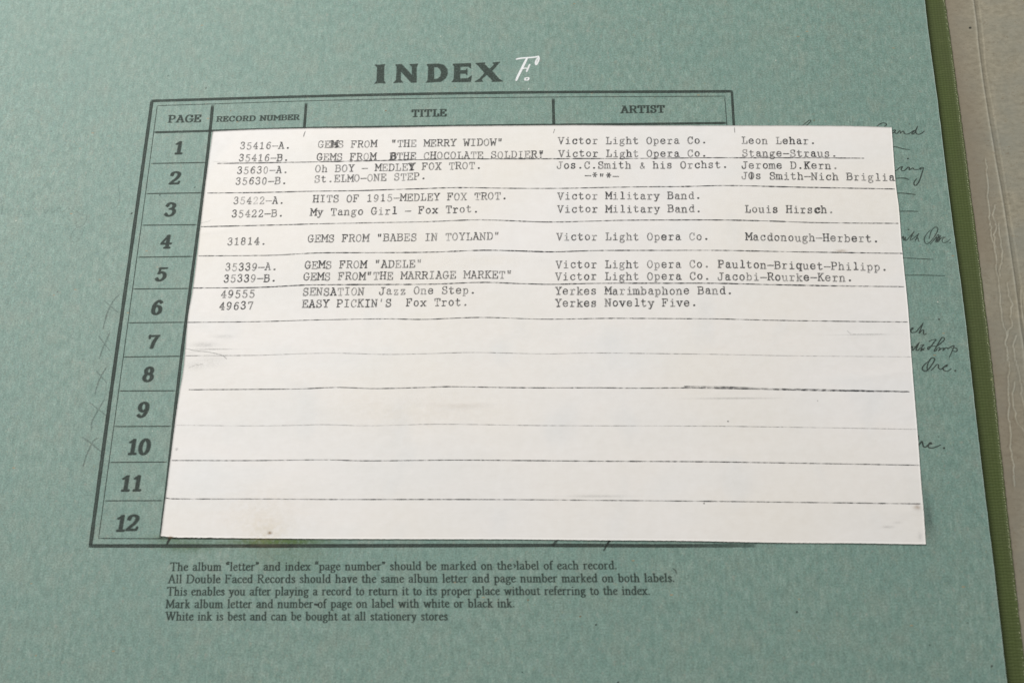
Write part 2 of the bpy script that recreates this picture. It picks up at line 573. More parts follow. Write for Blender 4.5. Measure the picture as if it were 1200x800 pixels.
T['b'] = "L 20,0 20,97;L 6,97 20,97;L 6,0 20,0;E 52,34,33,35,0,360"
T['c'] = "S 82,50 72,64 52,69 28,60 16,34 28,8 52,-1 72,4 86,16;L 82,46 82,68"
T['d'] = "E 46,34,32,35,0,360;L 80,0 80,97;L 64,97 80,97;L 80,0 95,0"
T['e'] = "L 16,36 86,36;S 86,36 80,58 52,69 26,60 14,34 26,8 52,-1 72,3 86,14"
T['f'] = "S 84,86 72,97 54,95 42,78;L 42,80 42,0;L 18,66 74,66;L 20,0 68,0"
T['g'] = "E 44,46,26,22,0,360;S 66,60 80,70 94,66;S 28,30 18,18 32,8 66,6 84,-4 82,-20 60,-30 30,-29 14,-16 20,0 34,8"
T['h'] = "L 20,0 20,97;L 6,97 20,97;S 20,48 36,64 54,69 72,62 78,46;L 78,46 78,0;L 6,0 34,0;L 64,0 92,0"
T['i'] = "L 52,0 52,66;L 26,66 52,66;L 20,0 84,0;D 50,92,9"
T['k'] = "L 22,0 22,97;L 8,97 22,97;L 76,66 22,26;L 40,40 80,0;L 58,66 88,66;L 66,0 94,0;L 6,0 36,0"
T['l'] = "L 52,0 52,97;L 28,97 52,97;L 20,0 84,0"
T['m'] = "L 14,0 14,66;L 2,66 14,66;S 14,50 24,64 36,68 46,60 50,46;L 50,46 50,0;S 50,50 60,64 72,68 82,60 86,46;L 86,46 86,0;L 2,0 26,0;L 42,0 60,0;L 76,0 98,0"
T['n'] = "L 20,0 20,66;L 6,66 20,66;S 20,48 36,64 54,69 72,62 78,46;L 78,46 78,0;L 6,0 34,0;L 64,0 92,0"
T['o'] = "E 50,34,35,35,0,360"
T['p'] = "L 20,66 20,-28;L 6,66 20,66;E 52,34,32,35,0,360;L 6,-28 40,-28"
T['q'] = "E 46,34,32,35,0,360;L 80,66 80,-28;L 80,66 94,66;L 60,-28 94,-28"
T['r'] = "L 34,0 34,66;L 12,66 34,66;S 34,42 48,60 66,68 84,60;L 12,0 66,0"
T['s'] = "S 76,54 66,66 50,69 30,64 22,52 32,40 52,35 72,29 80,16 70,3 50,-1 30,2 20,14;L 76,50 76,68;L 20,18 20,0"
T['t'] = "L 38,90 38,18;S 38,18 46,2 62,-1 86,10;L 14,66 76,66"
T['u'] = "L 20,66 20,20;S 20,20 28,4 46,-1 64,4 78,18;L 78,66 78,0;L 6,66 20,66;L 64,66 78,66;L 78,0 94,0"
T['v'] = "L 16,66 50,0 84,66;L 2,66 30,66;L 70,66 98,66"
T['w'] = "L 10,66 28,0 50,48 72,0 90,66;L 0,66 24,66;L 76,66 100,66"
T['x'] = "L 16,66 84,0;L 84,66 16,0;L 4,66 30,66;L 70,66 96,66;L 4,0 30,0;L 70,0 96,0"
T['y'] = "L 16,66 52,2;L 84,66 46,-14;S 46,-14 38,-28 24,-30 12,-27;L 2,66 30,66;L 68,66 96,66"
T['z'] = "L 20,48 20,66 76,66 20,0 80,0 80,20"
T['0'] = "E 50,49,32,50,0,360"
T['1'] = "L 52,0 52,97;L 52,97 26,84;L 24,0 80,0"
T['2'] = "S 18,74 26,92 50,99 74,90 80,72 66,48 38,24 16,2;L 16,0 84,0 84,16"
T['3'] = "S 18,80 32,97 54,99 74,90 76,72 64,56 44,52;S 44,52 72,46 84,26 74,6 48,-2 26,2 14,18"
T['4'] = "L 64,97 64,0;L 64,97 12,30 90,30;L 44,0 84,0"
T['5'] = "L 78,97 28,97 24,54;S 24,54 44,62 68,56 84,32 74,8 48,-2 28,2 14,16"
T['6'] = "S 80,88 60,99 34,84 18,54 18,28;E 50,30,32,31,0,360"
T['7'] = "L 16,78 16,97 84,97 46,0"
T['8'] = "E 50,74,27,25,0,360;E 50,26,33,27,0,360"
T['9'] = "E 50,67,32,31,0,360;S 82,70 82,44 66,14 42,-2 20,8"
T['.'] = "D 50,6,13"
T['-'] = "L 10,40 90,40"
T['"'] = "L 30,100 35,66;L 36,100 35,78;L 66,100 65,66;L 72,100 65,78"
T['^'] = "L 30,70 35,36;L 36,70 35,48;L 66,70 65,36;L 72,70 65,48"
T["'"] = "L 50,97 47,68;L 52,97 48,86"
T['!'] = "L 50,97 50,34;D 50,6,11"
T['&'] = "S 88,30 70,8 42,0 22,8 20,24 36,42 58,60 62,76 50,86 38,78 40,62 62,30 88,4"
T['*'] = "L 14,54 86,54;L 32,84 68,24;L 68,84 32,24;D 50,54,12"
T['|'] = "L 50,92 50,6"
# proportional roman, bookish: (advance, skeleton)
Rm = {
    ' ': (36, ""),
    'a': (50, "S 8,50 18,61 32,60 37,48;L 37,48 37,10;S 37,10 41,1 50,3;S 37,36 18,32 7,18 12,4 24,2 37,14"),
    'b': (56, "L 12,3 12,96;L 4,92 12,97;E 29,30,18,31,0,360"),
    'c': (46, "S 39,50 30,61 18,58 7,42 7,24 16,5 28,0 41,10;D 37,51,5"),
    'd': (56, "E 25,30,18,31,0,360;L 43,0 43,96;L 34,92 43,97;L 43,2 51,3"),
    'e': (46, "L 8,33 40,40;S 40,40 34,58 22,61 8,46 7,24 16,4 28,0 42,10"),
    'f': (32, "L 14,2 14,74;S 14,74 18,92 27,98 35,92;L 4,60 28,60;L 6,0 23,0"),
    'g': (50, "E 22,40,15,20,0,360;S 34,54 42,62 48,58;S 14,22 8,12 20,4 36,0 44,-12 34,-27 16,-28 6,-16 14,-4"),
    'h': (58, "L 12,0 12,96;L 4,92 12,97;S 12,44 24,58 36,60 44,46;L 44,46 44,0;L 5,0 20,0;L 37,0 52,0"),
    'i': (28, "L 14,0 14,60;L 6,57 14,61;L 6,0 22,0;D 14,86,7"),
    'k': (54, "L 12,0 12,96;L 4,92 12,97;L 40,58 14,28;L 22,36 44,0;L 5,0 20,0;L 38,0 53,0;L 32,60 46,60"),
    'l': (28, "L 14,0 14,96;L 6,92 14,97;L 6,0 22,0"),
    'm': (84, "L 12,0 12,60;L 4,57 12,61;S 12,44 22,58 34,60 40,46;L 40,46 40,0;S 40,44 52,58 64,60 70,46;L 70,46 70,0;L 5,0 20,0;L 33,0 48,0;L 63,0 79,0"),
    'n': (58, "L 12,0 12,60;L 4,57 12,61;S 12,44 24,58 36,60 44,46;L 44,46 44,0;L 5,0 20,0;L 37,0 52,0"),
    'o': (52, "E 26,30,19,31,0,360"),
    'p': (56, "L 12,-30 12,60;L 4,57 12,61;E 30,30,18,31,0,360;L 4,-30 22,-30"),
    'r': (42, "L 12,0 12,60;L 4,57 12,61;S 12,42 20,56 30,62 37,58;L 5,0 22,0;D 36,56,4"),
    's': (40, "S 32,48 26,60 16,60 8,50 14,38 26,28 34,16 28,2 16,0 6,10"),
    't': (34, "L 14,78 14,14;S 14,14 18,1 26,1 33,8;L 4,60 30,60"),
    'u': (58, "L 12,60 12,16;S 12,16 18,1 32,2 44,18;L 44,60 44,0;L 4,60 12,60;L 36,60 44,60;L 44,0 53,0"),
    'v': (52, "L 8,60 26,0 42,60;L 1,60 17,60;L 34,60 50,60"),
    'w': (78, "L 8,60 24,0 40,58 56,0 70,60;L 1,60 17,60;L 62,60 77,60"),
    'x': (52, "L 8,60 44,0;L 42,60 8,0;L 1,60 17,60;L 35,60 50,60;L 1,0 17,0;L 35,0 51,0"),
    'y': (52, "L 8,60 28,4;S 44,60 28,4 18,-22 4,-26;L 1,60 17,60;L 36,60 51,60"),
    'T': (72, "L 36,0 36,94;L 6,82 6,94 66,94 66,82;L 26,0 46,0"),
    'A': (74, "L 8,0 36,97 64,0;L 18,34 54,34;L 1,0 18,0;L 54,0 73,0"),
    'D': (84, "L 14,0 14,94;S 14,94 48,94 72,70 74,46 64,14 40,0 14,0;L 5,94 22,94;L 5,0 22,0"),
    'F': (68, "L 14,0 14,94;L 5,94 58,94 58,80;L 5,0 25,0;L 14,50 42,50;L 42,57 42,43"),
    'R': (74, "L 14,0 14,94;L 5,94 30,94;S 30,94 52,88 52,60 30,50;L 14,50 30,50;L 30,50 60,0 72,0;L 5,0 25,0"),
    'M': (96, "L 14,0 18,94 48,10 78,94 84,0;L 6,94 18,94;L 78,94 90,94;L 5,0 24,0;L 74,0 94,0"),
    'W': (108, "L 10,94 34,2 54,90 74,2 98,94;L 1,94 22,94;L 44,94 64,94;L 86,94 107,94"),
    '.': (28, "D 12,5,7"),
    '<': (36, "S 15,100 6,88 8,74;D 10,74,8;S 31,100 22,88 24,74;D 26,74,8"),
    '>': (36, "D 9,92,8;S 12,92 13,80 4,70;D 25,92,8;S 28,92 29,80 20,70"),
}
Hw = {'I': 42, 'M': 104, 'W': 104, 'N': 92, 'G': 92, 'C': 84, 'O': 92, 'D': 90, 'R': 84, 'A': 88, 'P': 78, 'E': 76, 'L': 74, 'T': 84, 'S': 66,
      'U': 88, 'B': 82, ' ': 52, 'X': 90}
# bold lining figures of the page column
Fg = {
    '1': "L 50,4 50,96;L 50,94 30,80;N 30,2 72,2",
    '2': "S 20,74 26,92 48,98 70,88 72,70 58,46 36,26 18,6;N 18,6 76,6 80,20;D 24,74,10",
    '3': "S 20,80 32,97 54,98 70,84 66,64 46,54;S 46,54 70,48 76,26 62,4 36,-1 18,12;D 22,78,9;D 20,15,10",
    '4': "L 60,96 60,4;N 60,96 14,34 84,34;N 42,2 78,2",
    '5': "L 74,92 34,92;N 34,92 28,54;S 28,54 48,62 68,50 72,26 56,4 34,-1 18,12;D 20,14,10",
    '6': "S 72,86 56,98 36,84 24,56 24,30;E 48,30,25,31,0,360;D 69,84,9",
    '7': "L 20,90 76,92;N 18,76 18,94;L 74,92 52,50 42,4",
    '8': "E 48,73,21,24,0,360;E 48,26,26,27,0,360",
    '9': "E 48,67,25,30,0,360;S 73,70 72,42 60,12 40,-1 22,10;D 24,12,9",
    '0': "E 50,48,27,50,0,360",
}


def glyph(code, sx, sy, ox, oy, nib, dens, ang=0.0, dotscale=1.0):
    """skeleton -> strokes in metres"""
    out = []
    for st in filter(None, code.split(';')):
        op, rest = st[0], st[2:]
        if op == 'E':
            cx, cy, rx, ry, a0, a1 = map(float, rest.split(','))
            n = 20
            a = np.radians(np.linspace(a0, a1, n))
            P = np.stack([cx + rx * np.cos(a), cy + ry * np.sin(a)], 1)
        elif op == 'D':
            cx, cy, r = map(float, rest.split(','))
            P = np.array([[cx * sx + ox, cy * sy + oy]])
            out.append(('s', P, np.array([r * sy * dotscale]), min(1, dens * 1.1), 0.0))
            continue
        else:
            P = np.array([[float(q) for q in p.split(',')] for p in rest.split()])
            if op == 'S':
                P = crom(P, 5)
        P = P * np.array([sx, sy]) + np.array([ox, oy])
        if op == 'N':
            out.append(('s', P, (nib[1] * 1.15, nib[1] * 1.15), dens, 0.0))
        elif nib[0] == nib[1]:
            out.append(('s', P, np.full(len(P), nib[0]), dens, 0.0))
        else:
            out.append(('s', P, nib, dens, ang))
    return out


def chord(p0, p1, surf):
    a = at(*p0); b = at(*p1)
    for _ in range(3):
        a = at(*p0, float(surf(a[0], a[1]))); b = at(*p1, float(surf(b[0], b[1])))
    a, b = a[:2], b[:2]
    L = np.hypot(*(b - a)); ux = (b - a) / L
    return a, ux, np.array([-ux[1], ux[0]]), L


# ------------------------------------------------------------------ setting: the table under the album
V = []; F = []
x0, x1, y0, y1 = -.6, .9, -.6, .6
mesh_obj("tabletop", [(x0, y0, -.0135), (x1, y0, -.0135), (x1, y1, -.0135), (x0, y1, -.0135), (x0, y0, -.04), (x1, y0, -.04), (x1, y1, -.04), (x0, y1, -.04)],
         [(0, 1, 2, 3), (7, 6, 5, 4), (0, 4, 5, 1), (1, 5, 6, 2), (2, 6, 7, 3), (3, 7, 4, 0)], M_TABLE)['kind'] = 'structure'


def sheet(name, X, Y, ztop, thick, mat, parent, attr=None):
    """closed sheet over a grid of plane coordinates X,Y (n,m)"""
    n, m = X.shape
    Zt = ztop(X, Y)
    top = np.stack([X, Y, Zt], -1).reshape(-1, 3)
    bot = top.copy(); bot[:, 2] -= thick
    i = (np.arange(n - 1)[:, None] * m + np.arange(m - 1)[None]).ravel()
    Ft = np.stack([i, i + m, i + m + 1, i + 1], 1)
    # orientation check
    a, b, c = top[Ft[0, 0]], top[Ft[0, 1]], top[Ft[0, 2]]
    if np.cross(b - a, c - b)[2] < 0:
        Ft = Ft[:, ::-1]
    k = n * m
    Fb = Ft[:, ::-1] + k
    per = np.concatenate([np.arange(m), (np.arange(1, n) * m + m - 1), ((n - 1) * m + np.arange(m - 2, -1, -1)), (np.arange(n - 2, 0, -1) * m)])
    nx = np.roll(per, -1)
    Fs = np.stack([per, nx, nx + k, per + k], 1)
    o = mesh_obj(name, np.vstack([top, bot]), np.vstack([Ft, Fb, Fs]), mat, parent,
                 None if attr is None else np.concatenate([attr.ravel(), attr.ravel()]), flat_from=2 * len(Ft))
    return o


# ------------------------------------------------------------------ right-hand board with cloth joint
HZ = -0.0016
cover = thing("album_cover", "grey-brown inside cover with olive cloth hinge strip and cracked ridge, right of the green page", "album cover")
edge_px = [(1060, -230), (1083.5, 0), (1099, 120), (1113.5, 240), (1129.5, 360), (1140.5, 460), (1152, 560), (1166.5, 680), (1180, 800), (1198, 960)]
cloth_px = [(1070, -260), (1107, 0), (1123.3, 120), (1130, 170), (1139, 240), (1147.8, 310), (1154, 360), (1162.4, 430), (1171.8, 520), (1181.6, 610), (1191.5, 700), (1202, 792), (1219, 960)]
ridge_px = [(1105, -260), (1140.5, 0), (1146, 50), (1151, 90), (1157, 130), (1162, 160), (1168, 197), (1176, 242), (1186, 310), (1191.5, 350), (1195.5, 385), (1200, 415), (1216, 560), (1240, 800)]
groove_px = [(1108, -260), (1146.5, 0), (1155, 80), (1162, 120), (1169, 160), (1180, 230), (1188, 280), (1197.5, 340), (1207, 400), (1225, 560), (1252, 800)]
cracks_px = [
    [(1155, 187), (1157, 200), (1158, 215), (1157.5, 230), (1158.8, 247), (1160.5, 260), (1162, 270), (1163, 280), (1166, 288), (1167, 300), (1168, 312), (1169.5, 325), (1171, 336), (1172.5, 347), (1174, 374), (1178, 386), (1179.8, 394), (1179, 404), (1181, 414), (1181.5, 422), (1183.5, 430), (1181.5, 448), (1182.5, 460), (1183, 470), (1182, 484), (1183, 495), (1185.4, 515), (1184.7, 527), (1188, 541), (1188, 555), (1190, 569)],
    [(1166.5, 240), (1164.5, 246), (1164, 255), (1167, 262), (1168, 267), (1165.5, 274), (1165.5, 280), (1168, 290)],
    [(1171, 262), (1173, 282), (1175, 300), (1174, 308), (1172, 315), (1172, 324)],
    [(1181, 332), (1182.5, 347), (1184.5, 352), (1186.5, 358), (1184.5, 368), (1186.5, 380.5), (1182, 388), (1180, 398)],
    [(1191, 394), (1187.6, 405), (1188.8, 416.5), (1191, 424), (1193, 430), (1195.5, 443.5), (1197.7, 452.5), (1197, 462), (1201, 477), (1203, 500)],
    [(1188.8, 448), (1187.6, 461.5), (1190, 484), (1194, 497), (1200, 506), (1206, 530)],
    [(1196, 340), (1199, 370), (1203, 400)],
]


def poly_dist(X, Y, P):
    """signed across-distance to an open polyline and along position (y-ordered)"""
    best = np.full(X.shape, 1e9); sgn = np.ones(X.shape)
    for k in range(len(P) - 1):
        a, b = P[k], P[k + 1]
        d = b - a; L = (d ** 2).sum() + 1e-18
        t = np.clip(((X - a[0]) * d[0] + (Y - a[1]) * d[1]) / L, 0, 1)
        ex = X - a[0] - t * d[0]; ey = Y - a[1] - t * d[1]
        dd = np.hypot(ex, ey)
        m = dd < best
        best = np.where(m, dd, best)
        sgn = np.where(m, np.sign(d[0] * ey - d[1] * ex), sgn)
    return best, sgn


RP = crom(atxy(ridge_px, HZ), 6)
GP = crom(atxy(groove_px, HZ), 6)
CP = [crom(atxy(c, HZ), 3) for c in cracks_px]
for c in CP:
    c += (rng.random(c.shape) - .5) * .00042
EP = crom(atxy(edge_px, 0), 6)
KP = crom(atxy(cloth_px, HZ), 6)


def cover_z(X, Y):
    X = np.asarray(X, float); Y = np.asarray(Y, float)
    z = np.full(X.shape, HZ)
    d, s = poly_dist(X, Y, RP)
    z = z + .00020 * np.exp(-(d / .00030) ** 2)                              # sharp folded ridge
    xg = np.interp(-Y, -GP[::1, 1], GP[:, 0]); xr = np.interp(-Y, -RP[:, 1], RP[:, 0])
    w = np.maximum(xg - xr, .0004)
    u = (X - xr) / w
    z = z - .00034 * np.clip(u, 0, 1) * np.clip((1.15 - u) * 6, 0, 1)  # groove beside it
    z = z + .00003 * np.exp(-((X - xg) / .0004) ** 2)
    for c in CP:
        lo, hi = c.min(0) - .003, c.max(0) + .003
        m = (X > lo[0]) & (X < hi[0]) & (Y > lo[1]) & (Y < hi[1])
        if m.any():
            d, s = poly_dist(X[m], Y[m], c)
            z[m] = z[m] + .00010 * np.exp(-(d / .00013) ** 2) - .00008 * np.exp(-((d - .0003) / .00022) ** 2) * (s < 0)
    z = z + (vnoise(X * 300, Y * 130) - .5) * .00006 + (vnoise(X * 60, Y * 30) - .5) * .0002
    return z


ys = np.linspace(at(1180, 960, HZ)[1], at(1100, -230, HZ)[1], 1300)
xl = np.interp(-ys, -EP[:, 1], EP[:, 0]) - .012
xk = np.interp(-ys, -KP[:, 1], KP[:, 0])
uu = np.concatenate([np.linspace(0, .9, 5), np.linspace(1, 16, 8)[:1]])
cols = [xl[:, None] + (xk - xl)[:, None] * np.linspace(0, .96, 6)[None],
        xk[:, None] + np.arange(0, 210)[None] * .00013 + .0 * xk[:, None],
        xk[:, None] + .0275 + (np.linspace(0, 1, 30) ** 1.6)[None] * .12]
GX = np.concatenate(cols, 1); GY = np.repeat(ys[:, None], GX.shape[1], 1)
grime = np.clip(1 - (GX - xk[:, None]) / .010, 0, 1) * np.clip(.15 + 1.0 * vnoise(GX * 160, GY * 60), 0, 1) * .8
wd, _s = poly_dist(GX, GY, RP)
wear = np.exp(-(wd / .00024) ** 2) * (.45 + .5 * vnoise(GX * 40, GY * 300))
for c in CP:
    lo, hi = c.min(0) - .002, c.max(0) + .002
    mm = (GX > lo[0]) & (GX < hi[0]) & (GY > lo[1]) & (GY < hi[1])
    dd, _s = poly_dist(GX[mm], GY[mm], c)
    wear[mm] = np.maximum(wear[mm], np.exp(-(dd / .00012) ** 2) * np.clip(.2 + 1.1 * vnoise(GX[mm] * 200, GY[mm] * 400), 0, 1) * .8)
grime = np.where(wear > .12, -wear, grime)
sheet("endpaper", GX, GY, cover_z, .003, M_END, cover, grime)

# cloth strip
n = 420
ysc = np.linspace(at(1180, 958, HZ)[1], at(1100, -225, HZ)[1], n)
xa = np.interp(-ysc, -EP[:, 1], EP[:, 0]) - .010
xb = np.interp(-ysc, -KP[:, 1], KP[:, 0]) + (vnoise(ysc * 1500, ysc * 0) - .5) * .00016
CX = xa[:, None] + (xb - xa)[:, None] * np.linspace(0, 1, 14)[None]; CY = np.repeat(ysc[:, None], 14, 1)


def cloth_z(X, Y):
    xe = np.interp(-Y, -EP[:, 1], EP[:, 0])
    return HZ + .00024 + (vnoise(X * 200, Y * 40) - .5) * .00004 + (vnoise(X * 60, Y * 30) - .5) * .0002


sheet("hinge_cloth", CX, CY, cloth_z, .00024, M_CLOTH, cover)
# frayed weft ends: tiny threads along the cut edge
V = []; F = []
yt = ysc[0]
while yt < ysc[-1]:
    yt += .00042 + rng.random() * .00030
    dens = .25 + .75 * float(vnoise(np.array([yt * 35 + 5]), np.array([2.2]))[0] > .33) * (0.35 if yt < at(1180, 650)[1] or yt > at(1120, 70)[1] else 1)
    if rng.random() > dens:
        continue
    xe = float(np.interp(-yt, -KP[:, 1], KP[:, 0])) - .00022 + rng.normal() * .00006
    L = .00022 + rng.random() * .00026
    a = rng.normal() * .35 - .8
    w = .000062 + .00003 * rng.random()
    p = np.array([xe - L * .5, yt]); q = p + L * np.array([math.cos(a), math.sin(a)])
    nn = np.array([-math.sin(a), math.cos(a)]) * w
    z = HZ + .00024 + float(vnoise(np.array([xe * 60]), np.array([yt * 30]))[0] - .5) * .0002
    b = len(V)
    for (pt, zz) in ((p, z), (q, z - .00004)):
        V += [(*(pt - nn), zz), (*pt, zz + .00009), (*(pt + nn), zz), (*pt, zz - .00009)]
    for k in range(4):
        F.append((b + k, b + (k + 1) % 4, b + 4 + (k + 1) % 4, b + 4 + k))
    F += [(b + 3, b + 2, b + 1, b), (b + 4, b + 5, b + 6, b + 7)]
o = mesh_obj("frayed_threads", V, F, M_THREAD, cover)
o['kind'] = 'stuff'
# dark fleck
ink_part("fleck", [('s', atxy([(1136.5, 33), (1137.2, 32.5)], HZ), np.array([.0003, .00025]), 1., 0.)], M_PEN, cover, cover_z, .00012, .00006)

# ------------------------------------------------------------------ the green index page (card leaf)
page = thing("index_page", "green card index page with printed numbered table, heading and notes, under the white typed slip", "album page")
PT = .0009
ysp = np.linspace(at(600, 930)[1], at(600, -170)[1], 260)
xr = np.interp(-ysp, -EP[:, 1], EP[:, 0]) + (vnoise(ysp * 700, ysp * 0 + 4) - .5) * .00008
xl = xr[:, None] * 0 + np.full((260, 1), -.062)
uc = np.concatenate([np.linspace(0, .994, 300), np.linspace(.9955, 1, 12)])
PX = xl + (xr[:, None] - xl) * uc[None]
PY = np.repeat(ysp[:, None], 312, 1)
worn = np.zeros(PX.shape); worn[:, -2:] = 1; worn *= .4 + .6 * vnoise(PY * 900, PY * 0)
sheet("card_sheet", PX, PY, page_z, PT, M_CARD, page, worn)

DBL = ((-1, 0), (-.86, 1), (-.25, 1), (-.05, .72), (.12, 1), (.86, 1), (1, 0))


def rule(pts, w, name="frame_rule", dens=1.0, prof=((-1, 0), (-.6, 1), (.6, 1), (1, 0)), wob=.08, broken=.10, **k):
    rule.n += 1
    return ribbon_part(name, pts, w, M_PRINT, page, page_z, .00002 + rule.n * .0000006, prof, dens, step=.0008, broken=broken, wob=wob, seed=rule.n, **k)


rule.n = 0
# outer frame
rule([(176.8, 118.4), (420, 111.8), (640, 108.2), (858.6, 107.2)], 3.3, prof=DBL)
rule([(857.6, 106.3), (860, 148), (886, 637)], 3.2, prof=DBL, smooth=False)
rule([(178.2, 117.4), (154, 290), (128.8, 470), (105.8, 641)], 4.7, prof=DBL)
rule([(104, 639.2), (300, 639.2), (640, 638.6), (768, 639), (886.5, 638.8)], 4.6, prof=DBL, dens_ends=[1, 1, 1, 1, 1, 1, 1, .95, .45])
# inner hairline
rule([(183.8, 124), (420, 117), (640, 114), (849.8, 112.8)], 1.1, dens=.75)
rule([(849.2, 112.6), (851.8, 146), (877, 628)], 1.2, dens=.8, smooth=False)
rule([(184.3, 123.8), (162, 290), (138, 466), (115.5, 630.8)], 1.3, dens=.85)
rule([(115.2, 630.4), (250, 631), (372, 631.3)], 1.5, dens=.85)
# header rule and column rules
rule([(180.2, 155.2), (248, 153.4), (357, 150.4), (500, 148.2), (648, 146.4), (852, 144.2)], 2.8, prof=DBL)
rule([(249.2, 123), (246.2, 153), (237.2, 230), (213.3, 412), (196.5, 560), (188.3, 631.2)], 4.0, "column_rule", prof=DBL)
rule([(358.8, 120.8), (356.6, 150.6), (349, 240)], 3.4, "column_rule", prof=DBL)
rule([(648.2, 115.2), (648.9, 147), (650, 240)], 3.6, "column_rule", prof=DBL)
for a, b in (((176.7, 191.7), (242, 190.5)), ((171, 227), (237, 226)), ((166, 264), (231, 263.4)), ((161, 301.5), (226, 300.5)),
             ((155.5, 338.7), (221.5, 338)), ((150, 378.3), (216.5, 377.5)), ((144, 418.3), (212, 417.2)), ((139, 458), (206, 457.6)),
             ((133, 499.6), (201, 499.2)), ((128, 541.5), (196, 541)), ((122.5, 586.5), (191, 586.2))):
    rule([a, ((a[0] + b[0]) / 2, (a[1] + b[1]) / 2), b], 1.5, "row_rule", dens=.92)

# figures of the page column: (text, centre x, top y, base y)
figs = [("1", 210.5, 166.3, 180.2), ("2", 206, 201.8, 216), ("3", 200.5, 238.4, 252.8), ("4", 195.3, 276, 290.6), ("5", 190, 313.6, 328.6),
        ("6", 184.7, 352.6, 368), ("7", 180.3, 392.6, 408.2), ("8", 174.6, 430.4, 446.4), ("9", 168.3, 471.6, 488.2),
        ("10", 163.6, 514.8, 531.8), ("11", 155.6, 557.4, 574.6), ("12", 150, 603.8, 621.6)]
for s, cx, ty, by in figs:
    base = at(cx - 1.5, by)[:2]; top = at(cx + 1.2, ty)[:2]
    h = top[1] - base[1]
    sy = h / 97; sx = sy * .94
    adv = .0036 if s != "11" else .0036
    st = []
    for i, ch in enumerate(s):
        if len(s) == 1:
            ox = -50 * sx
        else:
            ox = (-92 + i * 76) * sx if s != "11" else (-92 + i * 76) * sx
        st += glyph(Fg[ch], sx, sy, ox, 0, (h * .133, h * .072), 1.0, math.radians(4))
    ux = np.array([1, .012]); uy = np.array([.035, 1])
    ink_part("numeral", st, M_PRINT, page, page_z, .00003, .00010, frame=(base, ux, uy))


def heading(text, p0, p1, hpx, nib, track=10, name="heading_word"):
    a, ux, uy, L = chord(p0, p1, page_z)
    H = hpx
    units = sum(Hw[c] + track for c in text) - track
    sx = L / units; sy = H / 100
    x = 0; st = []
    for c in text:
        if c != ' ':
            st += glyph(T[c], Hw[c] / 100 * sx, sy, x * sx, 0, (nib[0] * H, nib[1] * H), .95, math.radians(6))
        x += Hw[c] + track
    ink_part(name, st, M_PRINT, page, page_z, .00003, .00008, frame=(a, ux, uy))


PXM = .000232       # metres per photograph pixel near the header
heading("PAGE", (196.8, 143.6), (235.4, 142.9), 8.6 * PXM * 1.13, (.118, .062), 8)
heading("RECORD", (253.6, 142.6), (299.2, 141.7), 6.2 * PXM * 1.13, (.130, .070), 10)
heading("NUMBER", (304.4, 141.5), (350.6, 140.4), 6.2 * PXM * 1.13, (.130, .070), 10)
heading("TITLE", (482.2, 136.9), (523.3, 136.2), 8.4 * PXM * 1.13, (.118, .062), 8)
heading("ARTIST", (727.4, 132.6), (779, 131.8), 8.6 * PXM * 1.13, (.118, .062), 8)

# INDEX, drawn from its own outlines
K = 1200 / 230
ix = {
    'I': ([(50, 85), (78, 86), (109, 82), (104, 100), (103, 180), (112, 197), (78, 195), (48, 199), (61, 182), (64, 100)], []),
    'N': ([(176, 84), (212, 82), (277, 152), (277, 98), (262, 82), (312, 79), (302, 98), (302, 192), (272, 193), (206, 122), (205, 176), (219, 193), (192, 192), (163, 196), (180, 178), (184, 98)], []),
    'D': ([(366, 82), (435, 79), (470, 87), (490, 110), (492, 140), (480, 168), (452, 187), (362, 193), (373, 178), (377, 99)],
          [[(408, 98), (432, 98), (448, 110), (456, 132), (449, 157), (434, 171), (409, 174)]]),
    'E': ([(526, 80), (634, 76), (635, 106), (620, 94), (569, 96), (569, 120), (603, 119), (612, 108), (612, 146), (602, 137), (568, 138), (568, 170), (616, 168), (640, 152), (633, 188), (519, 190), (532, 174), (536, 96)], []),
    'X': ([(666, 76), (722, 72), (718, 82), (750, 112), (779, 84), (770, 72), (812, 68), (764, 122), (806, 170), (830, 186), (764, 187), (769, 180), (733, 144), (699, 174), (708, 187), (662, 188), (690, 170), (721, 134), (684, 92)], []),
}
st = []
for ch, (o_, hs) in ix.items():
    O = atxy([(430 + a / K, 60 + b / K) for a, b in o_])
    st.append(('p', O, [atxy([(430 + a / K, 60 + b / K) for a, b in h]) for h in hs], .96))
ink_part("heading_word", st, M_HEAD, page, page_z, .00003, .0001, label="large bold heading word INDEX")


# five lines of directions
def note(text, p0, p1, cap):
    a, ux, uy, L = chord(p0, p1, page_z)
    tr = 5
    units = sum(Rm[c][0] + tr for c in text)
    sx = L / units; sy = cap / 100
    x = 0; st = []
    for c in text:
        dn = .86 + .14 * rng.random()
        st += glyph(Rm[c][1], sx, sy, x * sx, 0, (cap * .068, cap * .038), dn, math.radians(8))
        x += Rm[c][0] + tr
    ink_part("note_line", st, M_NOTE, page, page_z, .00003, .000075, soft=.00012, frame=(a, ux, uy + np.array([-.055, 0])))


cap = .00206
note("The album <letter> and index <page number> should be marked on the label of each record.", (199, 668.2), (724.5, 666.3), cap)
note("All Double Faced Records should have the same album letter and page number marked on both labels.", (197, 682.6), (792, 681.2), cap)
note("This enables you after playing a record to return it to its proper place without referring to the index.", (195.5, 697.0), (763, 696.2), cap)
note("Mark album letter and number of page on label with white or black ink.", (193.8, 711.8), (604.5, 710.9), cap)
note("White ink is best and can be bought at all stationery stores", (193.8, 726.2), (525.3, 726.1), cap)


